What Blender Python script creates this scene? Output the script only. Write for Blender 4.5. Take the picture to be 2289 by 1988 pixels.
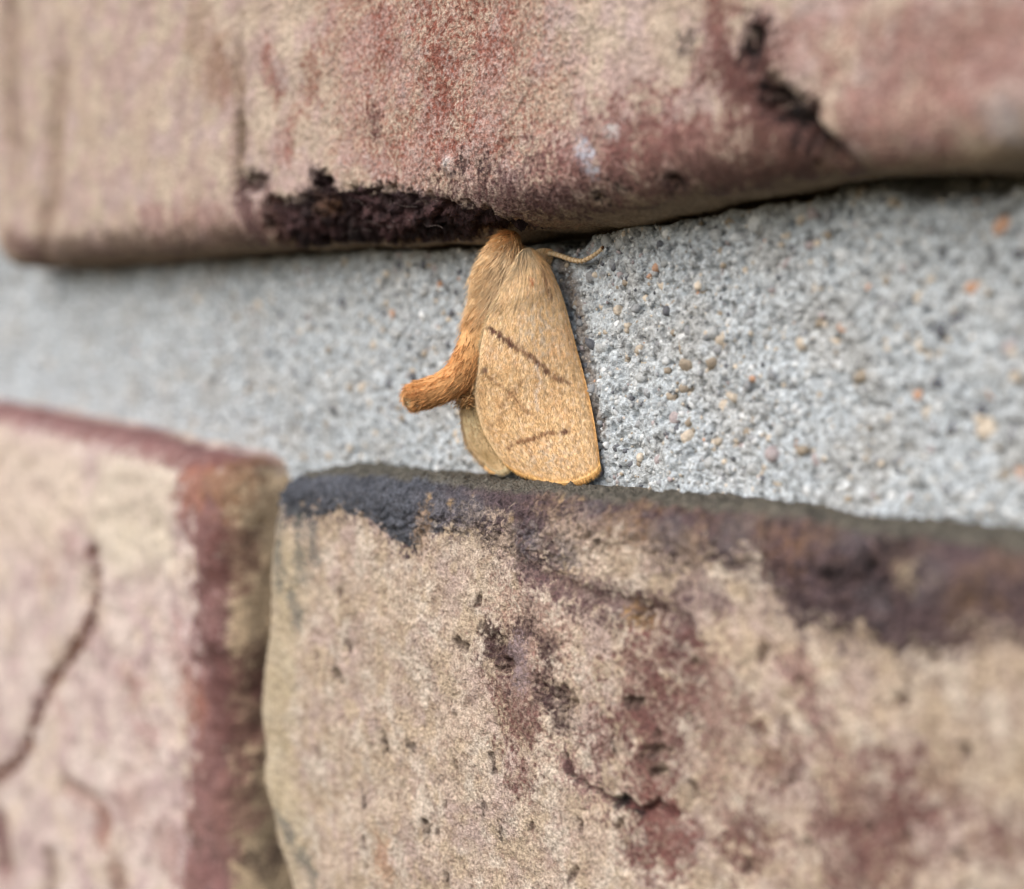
import bpy, math, random
import numpy as np

for o in list(bpy.data.objects):
    bpy.data.objects.remove(o)
S = bpy.context.scene
COL = S.collection
MM = 0.001
rng = np.random.default_rng(11)
R = math.radians

# ------------------------------------------------------------------ camera
# the wall is the plane y = 0 (mortar face), x runs along it, z up, the viewer is on the -y side
PW, PH = 2289.0, 1988.0
HALF = 0.36
FPX = PW / 2 / HALF
YAW, PITCH, DIST = 49.4, -4.4, 75.0
fwd = np.array([-math.sin(R(YAW)) * math.cos(R(PITCH)), math.cos(R(YAW)) * math.cos(R(PITCH)), math.sin(R(PITCH))])
rgt = np.array([math.cos(R(YAW)), math.sin(R(YAW)), 0.0])
upv = np.cross(rgt, fwd)
CAM = -fwd * DIST
cd = bpy.data.cameras.new('camera')
cam = bpy.data.objects.new('camera', cd)
COL.objects.link(cam)
cam.location = CAM * MM
cam.rotation_euler = (R(90 + PITCH), 0, R(YAW))
cd.sensor_width = 36.0
cd.lens = 18.0 / HALF
cd.clip_start, cd.clip_end = 0.001, 50.0
cd.dof.use_dof = True
cd.dof.focus_distance = 69.0 * MM
cd.dof.aperture_fstop = 26.0
S.camera = cam

# ------------------------------------------------------------------ light
SUN_EL, SUN_AZ = 38.0, -4.0      # azimuth measured from straight out of the wall towards the photo's left
w = bpy.data.worlds.new('World')
S.world = w
w.use_nodes = True
wn = w.node_tree
bg = wn.nodes['Background']
sky = wn.nodes.new('ShaderNodeTexSky')
sky.sky_type = 'NISHITA'
sky.sun_disc = False
sky.sun_elevation = R(SUN_EL)
sdir = np.array([math.sin(R(SUN_AZ)) * math.cos(R(SUN_EL)), -math.cos(R(SUN_AZ)) * math.cos(R(SUN_EL)), math.sin(R(SUN_EL))])
sky.sun_rotation = math.atan2(sdir[0], sdir[1])
sky.air_density, sky.dust_density, sky.ozone_density = 1.0, 3.0, 1.6
wn.links.new(sky.outputs[0], bg.inputs[0])
bg.inputs[1].default_value = 0.12
sl = bpy.data.lights.new('sun', 'SUN')
sl.energy, sl.angle = 1.5, R(75)
sl.color = (1.0, 0.97, 0.93)
so = bpy.data.objects.new('sun', sl)
COL.objects.link(so)
from mathutils import Vector
so.rotation_euler = Vector(sdir).to_track_quat('Z', 'Y').to_euler()
S.view_settings.view_transform = 'Standard'
S.view_settings.look = 'None'
S.view_settings.exposure = 0.72
S.view_settings.gamma = 1.0
S.render.engine = 'CYCLES'
S.cycles.use_denoising = True
S.cycles.max_bounces = 6

# ------------------------------------------------------------------ numeric helpers
def at(px, py, h=0.0):
    """point (mm) of the plane h mm in front of the mortar that lies under a photograph pixel"""
    d = fwd + rgt * ((px - PW / 2) / FPX) + upv * (-(py - PH / 2) / FPX)
    t = (-h - CAM[1]) / d[1]
    return CAM + d * t

def ats(pts, h):
    return np.array([at(p[0], p[1], h) for p in pts])

def sstep(a, b, x):
    t = np.clip((x - a) / (b - a), 0, 1)
    return t * t * (3 - 2 * t)

def _hash(ix, iz, seed):
    h = (ix.astype(np.int64) * 374761393 + iz.astype(np.int64) * 668265263 + seed * 974711) & 0xFFFFFFFF
    h = ((h ^ (h >> 13)) * 1274126177) & 0xFFFFFFFF
    return (h ^ (h >> 16)) & 0xFFFF

_GA = np.linspace(0, 2 * np.pi, 65536, endpoint=False)
_GC, _GS = np.cos(_GA), np.sin(_GA)

def gn(x, z, seed):
    ix, iz = np.floor(x), np.floor(z)
    fx, fz = x - ix, z - iz
    u = fx * fx * fx * (fx * (fx * 6 - 15) + 10)
    v = fz * fz * fz * (fz * (fz * 6 - 15) + 10)
    def c(dx, dz):
        k = _hash(ix + dx, iz + dz, seed)
        return _GC[k] * (fx - dx) + _GS[k] * (fz - dz)
    a, b, cc, d = c(0, 0), c(1, 0), c(0, 1), c(1, 1)
    return 1.5 * ((a + (b - a) * u) * (1 - v) + (cc + (d - cc) * u) * v)

def fbm(x, z, f, octv, seed, gain=0.55):
    s, a, tot = 0.0, 1.0, 0.0
    for k in range(octv):
        s = s + a * gn(x * f + 17.3 * k, z * f - 9.1 * k, seed + k * 31)
        tot += a
        a *= gain
        f *= 2.03
    return s / tot * 1.6

def d_poly(x, z, P):
    """signed distance (mm) to a closed polygon, negative inside"""
    d = np.full(x.shape, 1e9)
    ins = np.zeros(x.shape, bool)
    n = len(P)
    for i in range(n):
        a, b = P[i], P[(i + 1) % n]
        e = b - a
        t = np.clip(((x - a[0]) * e[0] + (z - a[1]) * e[1]) / max(e @ e, 1e-9), 0, 1)
        d = np.minimum(d, (x - a[0] - t * e[0]) ** 2 + (z - a[1] - t * e[1]) ** 2)
        cr = ((a[1] > z) != (b[1] > z)) & (x < (b[0] - a[0]) * (z - a[1]) / (b[1] - a[1] + 1e-12) + a[0])
        ins ^= cr
    d = np.sqrt(d)
    return np.where(ins, -d, d)

def d_line(x, z, P):
    d = np.full(x.shape, 1e9)
    for i in range(len(P) - 1):
        a, b = P[i], P[i + 1]
        e = b - a
        t = np.clip(((x - a[0]) * e[0] + (z - a[1]) * e[1]) / max(e @ e, 1e-9), 0, 1)
        d = np.minimum(d, (x - a[0] - t * e[0]) ** 2 + (z - a[1] - t * e[1]) ** 2)
    return np.sqrt(d)

def cat(P, n):
    """Catmull-Rom through rows of P"""
    P = np.asarray(P, float)
    Q = np.vstack([2 * P[0] - P[1], P, 2 * P[-1] - P[-2]])
    u = np.linspace(0, len(P) - 1, n)
    i = np.minimum(u.astype(int), len(P) - 2)
    t = (u - i)[:, None]
    p0, p1, p2, p3 = Q[i], Q[i + 1], Q[i + 2], Q[i + 3]
    return 0.5 * (2 * p1 + (p2 - p0) * t + (2 * p0 - 5 * p1 + 4 * p2 - p3) * t ** 2 + (3 * p1 - p0 - 3 * p2 + p3) * t ** 3)

# ------------------------------------------------------------------ mesh helpers
def make_mesh(name, V, F, mat, cols=None, smooth=True):
    """V in mm; F an (n,4) or (n,3) array; cols {attribute name: (n,3) linear colour}"""
    V = np.asarray(V, np.float64) * MM
    F = np.asarray(F, np.int32)
    k = F.shape[1]
    me = bpy.data.meshes.new(name)
    me.vertices.add(len(V))
    me.vertices.foreach_set('co', V.astype(np.float32).ravel())
    me.loops.add(F.size)
    me.loops.foreach_set('vertex_index', F.ravel())
    me.polygons.add(len(F))
    me.polygons.foreach_set('loop_start', np.arange(0, F.size, k, dtype=np.int32))
    me.polygons.foreach_set('loop_total', np.full(len(F), k, np.int32))
    if smooth:
        me.polygons.foreach_set('use_smooth', np.ones(len(F), bool))
    for an, c in (cols or {}).items():
        a = me.attributes.new(an, 'FLOAT_COLOR', 'POINT')
        a.data.foreach_set('color', np.hstack([c, np.ones((len(c), 1))]).astype(np.float32).ravel())
    me.update(calc_edges=True)
    me.validate()
    me.materials.append(mat)
    return me

def link(name, me, parent=None):
    o = bpy.data.objects.new(name, me)
    COL.objects.link(o)
    o.parent = parent
    return o

def thing(name, label, category, loc=(0, 0, 0)):
    o = bpy.data.objects.new(name, None)
    o.empty_display_size = 0.005
    COL.objects.link(o)
    o['label'], o['category'] = label, category
    return o

def grid_faces(nr, nc):
    i = np.arange(nr * nc).reshape(nr, nc)
    return np.stack([i[:-1, :-1], i[:-1, 1:], i[1:, 1:], i[1:, :-1]], -1).reshape(-1, 4)

# ------------------------------------------------------------------ materials
class N:
    def __init__(s, name):
        s.m = bpy.data.materials.new(name)
        s.m.use_nodes = True
        s.t = s.m.node_tree
        s.b = s.t.nodes['Principled BSDF']
        s.tc = s.t.nodes.new('ShaderNodeTexCoord')
        mp = s.t.nodes.new('ShaderNodeVectorMath')
        mp.operation = 'SCALE'
        mp.inputs['Scale'].default_value = 1000.0
        s.t.links.new(s.tc.outputs['Object'], mp.inputs[0])
        s.mm = mp.outputs[0]
    def node(s, kind, **kw):
        n = s.t.nodes.new(kind)
        for k, v in kw.items():
            if k.startswith('i_'):
                n.inputs[k[2:].replace('_', ' ')].default_value = v
            else:
                setattr(n, k, v)
        return n
    def l(s, a, b):
        s.t.links.new(a, b)
    def noise(s, scale, detail=2.0, rough=0.5, vec=None):
        n = s.node('ShaderNodeTexNoise')
        n.inputs['Scale'].default_value = scale
        n.inputs['Detail'].default_value = detail
        n.inputs['Roughness'].default_value = rough
        s.l(vec or s.mm, n.inputs['Vector'])
        return n.outputs['Fac']
    def ramp(s, fac, a, b, lo=0.0, hi=1.0):
        n = s.node('ShaderNodeMapRange')
        n.inputs['From Min'].default_value, n.inputs['From Max'].default_value = a, b
        n.inputs['To Min'].default_value, n.inputs['To Max'].default_value = lo, hi
        s.l(fac, n.inputs['Value'])
        return n.outputs[0]
    def attr(s, name):
        n = s.node('ShaderNodeAttribute', attribute_name=name)
        return n.outputs['Color']
    def mix(s, fac, a, b, mode='MIX'):
        n = s.node('ShaderNodeMix', data_type='RGBA', blend_type=mode)
        for sock, v in ((n.inputs[0], fac), (n.inputs[6], a), (n.inputs[7], b)):
            if isinstance(v, (int, float)):
                sock.default_value = v
            elif isinstance(v, tuple):
                sock.default_value = v + (1.0,)
            else:
                s.l(v, sock)
        return n.outputs[2]
    def val(s, v):
        n = s.node('ShaderNodeCombineColor')
        for i in range(3):
            s.l(v, n.inputs[i])
        return n.outputs[0]
    def bump(s, h, dist, strength=1.0, prev=None):
        n = s.node('ShaderNodeBump')
        n.inputs['Distance'].default_value = dist * MM
        n.inputs['Strength'].default_value = strength
        s.l(h, n.inputs['Height'])
        if prev is not None:
            s.l(prev, n.inputs['Normal'])
        return n.outputs[0]
    def done(s, col, normal=None, rough=0.9, spec=0.25):
        if isinstance(col, tuple):
            s.b.inputs['Base Color'].default_value = col + (1.0,)
        else:
            s.l(col, s.b.inputs['Base Color'])
        if isinstance(rough, float):
            s.b.inputs['Roughness'].default_value = rough
        else:
            s.l(rough, s.b.inputs['Roughness'])
        s.b.inputs['Specular IOR Level'].default_value = spec
        if normal is not None:
            s.l(normal, s.b.inputs['Normal'])
        return s.m

def mat_brick():
    n = N('fired_clay')
    grain = n.noise(4.2, 3.0, 0.65)
    sel = n.ramp(grain, 0.40, 0.60)
    col = n.mix(sel, n.attr('col_a'), n.attr('col_b'))
    sp = n.noise(6.5, 2.0, 0.7)
    col = n.mix(1.0, col, n.val(n.ramp(sp, 0.28, 0.72, 0.45, 1.55)), 'MULTIPLY')
    blot = n.noise(0.9, 3.0, 0.6)
    col = n.mix(1.0, col, n.val(n.ramp(blot, 0.3, 0.7, 0.86, 1.12)), 'MULTIPLY')
    b1 = n.bump(sp, 0.16, 0.85)
    b2 = n.bump(grain, 0.22, 0.7, b1)
    bw = n.node('ShaderNodeRGBToBW')
    n.l(col, bw.inputs[0])
    return n.done(col, b2, n.ramp(bw.outputs[0], 0.04, 0.22, 0.68, 0.93), 0.2)

def mat_mortar():
    n = N('sandy_cement')
    g1 = n.noise(5.0, 3.0, 0.7)
    g2 = n.noise(1.6, 3.0, 0.6)
    col = n.attr('col_a')
    col = n.mix(1.0, col, n.val(n.ramp(g1, 0.3, 0.7, 0.5, 1.4)), 'MULTIPLY')
    col = n.mix(1.0, col, n.val(n.ramp(g2, 0.3, 0.7, 0.85, 1.12)), 'MULTIPLY')
    b1 = n.bump(g1, 0.25, 0.9)
    return n.done(col, b1, 0.95, 0.2)

def mat_grain(name, c, var=0.25, spec=0.4, rough=0.6):
    n = N(name)
    g = n.noise(4.0, 3.0, 0.6)
    col = n.mix(1.0, c, n.val(n.ramp(g, 0.3, 0.7, 1 - var, 1 + var)), 'MULTIPLY')
    return n.done(col, n.bump(g, 0.1, 0.6), rough, spec)

def mat_attr(name, rough=0.8, spec=0.25, scale=9.0, lo=0.8, hi=1.2, bump=0.03, trans=0.0):
    n = N(name)
    g = n.noise(scale, 2.0, 0.6)
    col = n.mix(1.0, n.attr('col_a'), n.val(n.ramp(g, 0.3, 0.7, lo, hi)), 'MULTIPLY')
    m = n.done(col, n.bump(g, bump, 0.7), rough, spec)
    if trans:
        tr = n.node('ShaderNodeBsdfTranslucent')
        n.l(col, tr.inputs['Color'])
        mx = n.node('ShaderNodeMixShader')
        mx.inputs[0].default_value = trans
        n.l(n.b.outputs[0], mx.inputs[1])
        n.l(tr.outputs[0], mx.inputs[2])
        n.l(mx.outputs[0], n.t.nodes['Material Output'].inputs['Surface'])
    return m

M_BRICK, M_MORTAR = mat_brick(), mat_mortar()
M_SAND = mat_attr('loose_sand', 0.6, 0.4, 5.0, 0.8, 1.2, 0.08)
M_WING = mat_attr('wing_membrane', 0.75, 0.25, 11.0, 0.75, 1.22, 0.05)
M_HAIR = mat_attr('moth_hair', 0.75, 0.1, 3.0, 0.85, 1.15, 0.0, 0.1)
M_BODY = mat_attr('moth_skin', 0.8, 0.2, 9.0, 0.75, 1.2, 0.05)

# ------------------------------------------------------------------ brick wall
wall = thing('brick_wall', 'old tumbled brick wall with a wide recessed sandy mortar joint behind the moth', 'wall')
FRONT = 5.0          # how far the brick faces stand in front of the mortar

TAN, PINK, CREAM = (0.43, 0.335, 0.26), (0.41, 0.30, 0.265), (0.52, 0.44, 0.36)
RED, DRED, PURP = (0.21, 0.07, 0.048), (0.085, 0.028, 0.026), (0.13, 0.075, 0.082)
DARK, BLUE, BROWN = (0.028, 0.014, 0.015), (0.055, 0.062, 0.078), (0.19, 0.12, 0.075)
SALMON, WHITE, BLACK, GREYG = (0.38, 0.17, 0.11), (0.62, 0.60, 0.58), (0.010, 0.007, 0.007), (0.10, 0.105, 0.095)

def span(a, b, step):
    n = max(2, int(math.ceil((b - a) / step)) + 1)
    return np.linspace(a, b, n)

def axis_cols(lo, hi, r, dense_lo, dense_hi, steps, side, back):
    """columns of an unwrapped brick: core coordinate, turn angle, extra depth"""
    c, th, ex = [], [], []
    e = back * np.linspace(1, 0, side) ** 2
    na = 14
    for v in e[:-1]:
        c.append(lo + r); th.append(-90.0); ex.append(v)
    for v in np.linspace(-90, 0, na)[:-1]:
        c.append(lo + r); th.append(v); ex.append(0)
    a, b = lo + r, hi - r
    pts = []
    if a < dense_lo: pts += list(np.linspace(a, dense_lo, 14)[:-1])
    p = max(a, dense_lo)
    while p < min(b, dense_hi):
        pts.append(p); p += steps(p)
    if b > dense_hi: pts += list(np.linspace(dense_hi, b, 14)[:-1])
    for v in pts + [b]:
        c.append(v); th.append(0.0); ex.append(0)
    for v in np.linspace(0, 90, na)[1:]:
        c.append(hi - r); th.append(v); ex.append(0)
    for v in e[::-1][1:]:
        c.append(hi - r); th.append(90.0); ex.append(v)
    return np.array(c), np.radians(th), np.array(ex)

def xstep(x):
    # finer where the wall comes near the camera and into focus
    return float(np.interp(x, [-75, -45, -22, 5, 30], [0.30, 0.20, 0.095, 0.085, 0.09]))

def build_brick(x0, x1, z0, z1, r, warps, paint, relief, seed, zdense, label, front=FRONT, back=9.0):
    cx, tx, ex = axis_cols(x0, x1, r, -80, 36, xstep, 26, back)
    cz, tz, ez = axis_cols(z0, z1, r, zdense[0], zdense[1], lambda z: 0.085, 26, back)
    CX, CZ = np.meshgrid(cx, cz)
    TX, TZ = np.meshgrid(tx, tz)
    EX, EZ = np.meshgrid(ex, ez)
    n = np.stack([np.sin(TX), -np.cos(TX) * np.cos(TZ), np.sin(TZ)], -1)
    n /= np.maximum(np.linalg.norm(n, axis=-1, keepdims=True), 1e-9)
    E = np.maximum(EX, EZ)
    X = CX + r * n[..., 0]
    Y = -(front - r) + r * n[..., 1] + E
    Z = CZ + r * n[..., 2]
    dx, dz = warps(X, Z)
    X, Z = X + dx, Z + dz
    sh = X.shape
    # unwrapped coordinates carry the patterns round the edges
    ux = (CX + dx + r * TX + np.sign(TX) * E * (EX > 0)).ravel()
    uz = (CZ + dz + r * TZ + np.sign(TZ) * E * (EZ > 0)).ravel()
    X, Y, Z, n = X.ravel(), Y.ravel(), Z.ravel(), n.reshape(-1, 3)
    ca, cb = paint(X, Z, Y, ux, uz, n)
    h = relief(X, Z, Y, ux, uz, n)
    h = h + 0.20 * fbm(ux, uz, 0.22, 2, seed) + 0.045 * fbm(ux, uz, 1.6, 2, seed + 5) + 0.04 * fbm(ux, uz, 4.5, 2, seed + 9)
    V = np.stack([X, Y, Z], -1) + n * h[:, None]
    me = make_mesh('brick', V, grid_faces(*sh), M_BRICK, {'col_a': np.clip(ca, 0.004, 0.9), 'col_b': np.clip(cb, 0.004, 0.9)})
    o = link('brick', me, wall)
    o['label'] = label
    return o

class Paint:
    """layers stains whose ragged borders differ between the two colours that the grain picks from"""
    def __init__(s, x, z, base, seed):
        s.x, s.z, s.seed = x, z, seed
        s.a, s.b = base.copy(), base.copy()
        s.n1 = fbm(x, z, 0.9, 3, seed + 100)
        s.n2 = fbm(x, z, 3.2, 2, seed + 140)
    def put(s, d, color, k=1.0, soft=0.25, rag=0.6, fine=0.35, split=0.35, kb=None, grow=None):
        dd = d + s.n1 * rag + s.n2 * fine - (0.15 + 0.2 * soft if grow is None else grow)
        c = np.array(color)
        soft, split = 0.7 * soft, 0.75 * split
        k = k ** 0.6
        kb = (k if k > 0.97 else 0.62 * k) if kb is None else kb
        ma = (k * sstep(soft, -soft, dd - split))[:, None]
        mb = (kb * sstep(soft, -soft, dd + split))[:, None]
        s.a = s.a * (1 - ma) + c * ma
        s.b = s.b * (1 - mb) + c * mb
    def poly(s, px, color, h=FRONT, **kw):
        P = ats(px, h)[:, [0, 2]]
        s._box(P, 4.0, lambda x, z: d_poly(x, z, P), color, kw)
    def line(s, px, width, color, h=FRONT, **kw):
        P = ats(px, h)[:, [0, 2]]
        kw.setdefault('grow', min(0.15 + 0.2 * kw.get('soft', 0.25), 0.35 * width))
        s._box(P, width + 3.0, lambda x, z: d_line(x, z, P) - width, color, kw)
    def dot(s, px, py, rad, color, h=FRONT, sx=1.0, **kw):
        c = at(px, py, h)
        P = np.array([[c[0] - rad * sx, c[2] - rad], [c[0] + rad * sx, c[2] + rad]])
        kw.setdefault('grow', min(0.15 + 0.2 * kw.get('soft', 0.25), 0.3 * rad))
        s._box(P, 3.0, lambda x, z: np.hypot((x - c[0]) / sx, z - c[2]) - rad, color, kw)
    def _box(s, P, mg, f, color, kw):
        lo, hi = P.min(0) - mg, P.max(0) + mg
        i = np.nonzero((s.x > lo[0]) & (s.x < hi[0]) & (s.z > lo[1]) & (s.z < hi[1]))[0]
        if not len(i):
            return
        sub = Paint.__new__(Paint)
        sub.a, sub.b, sub.n1, sub.n2 = s.a[i], s.b[i], s.n1[i], s.n2[i]
        sub.put(f(s.x[i], s.z[i]), color, **kw)
        s.a[i], s.b[i] = sub.a, sub.b

class Relief:
    def __init__(s, x, z, seed):
        s.x, s.z, s.h = x, z, np.zeros_like(x)
        s.n1 = fbm(x, z, 1.3, 3, seed + 200)
        s.n2 = fbm(x, z, 3.5, 2, seed + 240)
    def _add(s, P, mg, f, depth, soft, rag, rough):
        lo, hi = P.min(0) - mg, P.max(0) + mg
        i = np.nonzero((s.x > lo[0]) & (s.x < hi[0]) & (s.z > lo[1]) & (s.z < hi[1]))[0]
        if len(i):
            m = sstep(soft, -soft, f(s.x[i], s.z[i]) + rag * s.n1[i])
            s.h[i] += m * (depth + rough * (s.n2[i] + s.n1[i]))
    def poly(s, px, depth, h=FRONT, soft=0.3, rag=0.4, rough=0.0):
        P = ats(px, h)[:, [0, 2]]
        s._add(P, 2.0, lambda x, z: d_poly(x, z, P), depth, soft, rag, rough)
    def line(s, px, width, depth, h=FRONT, soft=0.15, rag=0.12, rough=0.0):
        P = ats(px, h)[:, [0, 2]]
        s._add(P, width + 2, lambda x, z: d_line(x, z, P) - width, depth, soft, rag, rough)
    def dot(s, px, py, rad, depth, h=FRONT, sx=1.0, soft=0.15, rag=0.1, rough=0.0):
        c = at(px, py, h)
        P = np.array([[c[0] - rad * sx, c[2] - rad], [c[0] + rad * sx, c[2] + rad]])
        s._add(P, 2.0, lambda x, z: np.hypot((x - c[0]) / sx, z - c[2]) - rad, depth, soft, rag, rough)

def ground_color(x, z, seed, tints, freq=0.16):
    """soft mottling between a few clay colours"""
    c = np.tile(np.array(tints[0]), (len(x), 1))
    for k, t in enumerate(tints[1:]):
        m = sstep(-0.12, 0.5, fbm(x, z, freq * (1 + 0.5 * k), 4, seed + 11 * k, 0.6))[:, None]
        c = c * (1 - m) + np.array(t) * m
    return c

# edge lines of the three bricks read off the photograph (x mm -> z mm)
def edge(px, h):
    P = ats(px, h)
    o = np.argsort(P[:, 0])
    return P[o, 0], P[o, 2]

UB = edge([(-60, 612), (80, 603), (300, 590), (560, 570), (830, 553), (1000, 550), (1110, 545), (1200, 524), (1400, 500), (1550, 476), (1664, 457), (1850, 424), (2000, 398), (2289, 388)], 0.0)
LB = edge([(640, 1030), (700, 1040), (900, 1052), (1100, 1066), (1330, 1087), (1600, 1111), (1821, 1130), (2050, 1166), (2289, 1186)], 0.0)
FB = edge([(-60, 880), (0, 893), (200, 926), (400, 968), (550, 1004), (660, 1022)], 0.0)
LL = ats([(676, 1045), (650, 1140), (634, 1250), (624, 1450), (615, 1600), (621, 1720), (655, 1860), (700, 1988)], FRONT - 1.5)[:, [2, 0]]
LL = LL[np.argsort(LL[:, 0])]

# --- upper brick
zb0 = float(np.mean(UB[1]))
x_left = at(8, 400, FRONT - 1.5)[0]

def up_warp(X, Z):
    t = np.clip(1 - (Z - zb0) / 30.0, 0, 1.3)
    return 0.5 * gn(Z * 0.12, Z * 0, 5), (np.interp(X, *UB) - zb0) * t

def up_paint(x, z, y, ux, uz, n):
    base = ground_color(ux, uz, 300, [TAN, PINK, (0.43, 0.33, 0.30), PINK, (0.46, 0.37, 0.29)])
    p = Paint(ux, uz, base, 310)
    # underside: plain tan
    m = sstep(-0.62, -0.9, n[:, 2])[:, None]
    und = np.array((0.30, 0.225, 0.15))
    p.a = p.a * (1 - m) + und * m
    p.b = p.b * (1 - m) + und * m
    # overall redder, grainier middle
    p.poly([(740, -80), (1180, -80), (1220, 300), (1130, 520), (940, 430), (780, 330)], (0.27, 0.115, 0.082), k=0.62, kb=0.10, soft=2.2, rag=1.4, fine=1.6, split=1.3)
    for q in ([(955, -20), (975, 80), (985, 150), (972, 235), (992, 340)], [(975, 60), (990, 240)], [(850, -20), (865, 90), (850, 140)], [(1050, 20), (1085, 110)],
              [(1115, 20), (1130, 90)], [(1000, 190), (1040, 280)]):
        p.line(q, 0.45, RED, k=0.85, soft=0.5, rag=1.0, fine=1.2, split=0.7)
    for q in ([(700, 120), (690, 215)], [(655, 270), (640, 340)], [(832, 255), (848, 320)], [(600, 130), (615, 200)], [(905, 300), (880, 350)],
              [(1010, 330), (1090, 400)], [(1115, 330), (1150, 300)]):
        p.line(q, 0.3, RED, k=0.75, soft=0.5, rag=0.9, fine=0.8, split=0.45)
    p.line([(836, 262), (842, 300)], 0.22, DRED, k=0.9, soft=0.2, rag=0.3)
    p.line([(490, 130), (500, 185)], 0.9, (0.23, 0.12, 0.08), k=0.8, soft=0.8, rag=0.8)
    p.line([(440, 60), (470, 150)], 1.3, (0.28, 0.19, 0.13), k=0.5, soft=1.0, rag=1.2)
    p.line([(533, 265), (538, 345)], 0.5, (0.13, 0.09, 0.06), k=0.9, soft=0.4, rag=0.4)
    p.line([(530, 130), (534, 240), (535, 400)], 0.5, (0.25, 0.18, 0.125), k=0.6, soft=0.6, rag=0.6)
    p.line([(20, 30), (30, 320)], 1.6, (0.24, 0.17, 0.12), k=0.6, soft=1.5, rag=1.2)
    p.line([(132, 180), (118, 430), (90, 540)], 1.1, (0.27, 0.19, 0.135), k=0.65, soft=1.2, rag=1.0)
    # pink-purple stain along the bottom arris, left
    p.line([(330, 510), (480, 505), (560, 515)], 0.9, (0.27, 0.15, 0.13), k=0.6, soft=0.8, rag=1.2)
    p.line([(60, 560), (180, 565), (330, 552), (540, 545)], 0.8, (0.13, 0.085, 0.065), k=0.85, soft=0.8, rag=1.0)
    p.line([(20, 540), (60, 570)], 0.8, (0.12, 0.06, 0.05), k=0.8, soft=0.6, rag=0.5)
    # purple-red blotches right of the moth
    for q, rr in (((1380, 330), 1.3), ((1450, 300), 1.2), ((1500, 365), 1.6), ((1420, 385), 1.0), ((1560, 330), 1.2), ((1640, 375), 1.3),
                  ((1250, 400), 1.2), ((1180, 430), 1.2), ((1345, 400), 1.0), ((1750, 330), 1.3)):
        p.dot(q[0], q[1], rr, (0.19, 0.085, 0.075), k=0.85, kb=0.5, sx=1.8, soft=0.8, rag=1.2, fine=0.9, split=0.5)
    for q, rr in (((2080, 175), 2.0), ((2000, 240), 1.5), ((1990, 290), 1.0), ((1780, 110), 0.9), ((1900, 40), 0.9), ((2150, 100), 1.0), ((2260, 60), 1.2)):
        p.dot(q[0], q[1], rr, (0.27, 0.14, 0.12), k=0.32, sx=1.6, soft=1.1, rag=1.4, fine=0.8)
    p.line([(1695, 110), (1660, 150), (1640, 170)], 0.8, (0.14, 0.06, 0.05), k=0.98, soft=0.5, rag=0.7, fine=0.5)
    p.line([(1612, -20), (1612, 60), (1600, 120)], 0.6, (0.16, 0.065, 0.055), k=0.95, kb=0.7, soft=0.5, rag=0.9, fine=0.6)
    p.line([(1640, 150), (1680, 200), (1720, 260), (1800, 310), (1830, 360)], 0.85, (0.115, 0.05, 0.042), k=0.98, kb=0.95, soft=0.6, rag=0.9, fine=0.6)
    p.line([(1695, 80), (1680, 115)], 0.42, BLACK, k=1.0, soft=0.2, rag=0.3)
    p.line([(1540, 400), (1640, 390), (1760, 372), (1830, 355)], 1.0, (0.10, 0.05, 0.04), k=0.9, kb=0.6, soft=0.5, rag=0.9, fine=0.6)
    p.line([(1725, 212), (1752, 228), (1772, 250), (1795, 285), (1815, 310), (1830, 355)], 0.40, BLACK, k=1.0, soft=0.3, rag=0.55, fine=0.3)
    p.line([(1180, 470), (1330, 450), (1480, 425), (1600, 400)], 0.7, (0.11, 0.06, 0.05), k=0.85, kb=0.6, soft=0.5, rag=1.0, fine=0.6)
    p.line([(2230, 240), (2245, 290)], 0.3, (0.42, 0.41, 0.43), k=0.5, soft=0.4)
    p.line([(1300, 330), (1318, 345), (1322, 375)], 0.16, (0.44, 0.46, 0.52), k=0.85, soft=0.2, rag=0.25)
    p.dot(1369, 293, 0.08, WHITE, k=0.6, soft=0.12, rag=0.1)
    p.dot(1006, 368, 0.16, WHITE, k=0.6, kb=0.15, soft=0.3, rag=0.3)
    for q, rr in (((1477, 424), 0.38), ((1312, 455), 0.28), ((1040, 365), 0.3), ((1078, 372), 0.22), ((1362, 428), 0.2), ((1535, 85), 0.3)):
        p.dot(q[0], q[1], rr, BLACK, k=0.95, soft=0.2, rag=0.25)
    # crumbly dark chip over the joint
    chip = [(596, 445), (640, 452), (690, 438), (700, 392), (728, 394), (748, 424), (830, 427), (900, 430), (960, 444), (1010, 458), (1070, 492),
            (1110, 520), (1110, 590), (1000, 600), (860, 610), (740, 610), (600, 600), (585, 520)]
    p.poly(chip, DARK, soft=0.25, rag=0.45, fine=0.35, split=0.15)
    p.poly([(535, 392), (592, 402), (588, 430), (540, 432)], DARK, k=0.9, soft=0.4, rag=0.5)
    p.poly([(533, 425), (566, 430), (572, 545), (540, 545)], (0.11, 0.06, 0.055), k=0.99, soft=0.5, rag=0.7, fine=0.6)
    p.line([(592, 430), (590, 560)], 0.5, (0.12, 0.06, 0.05), k=0.9, kb=0.6, soft=0.4, rag=0.5)
    p.line([(700, 470), (716, 468)], 0.45, (0.19, 0.10, 0.06), k=0.8, soft=0.4, rag=0.5)
    for q in ((700, 520), (735, 540), (770, 500), (850, 530), (680, 470), (910, 530), (640, 540), (950, 540)):
        p.dot(q[0], q[1], 0.4, BLACK, k=0.95, sx=1.6, soft=0.3, rag=0.6, fine=0.6)  # the dark of deep holes, painted in as black dots
    for q in ((620, 500), (660, 520), (800, 470), (690, 540), (870, 510), (780, 520), (960, 480), (820, 540)):
        p.dot(q[0], q[1], 0.5, (0.11, 0.055, 0.055), k=0.6, sx=1.5, soft=0.4, rag=0.6, fine=0.6)
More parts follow.
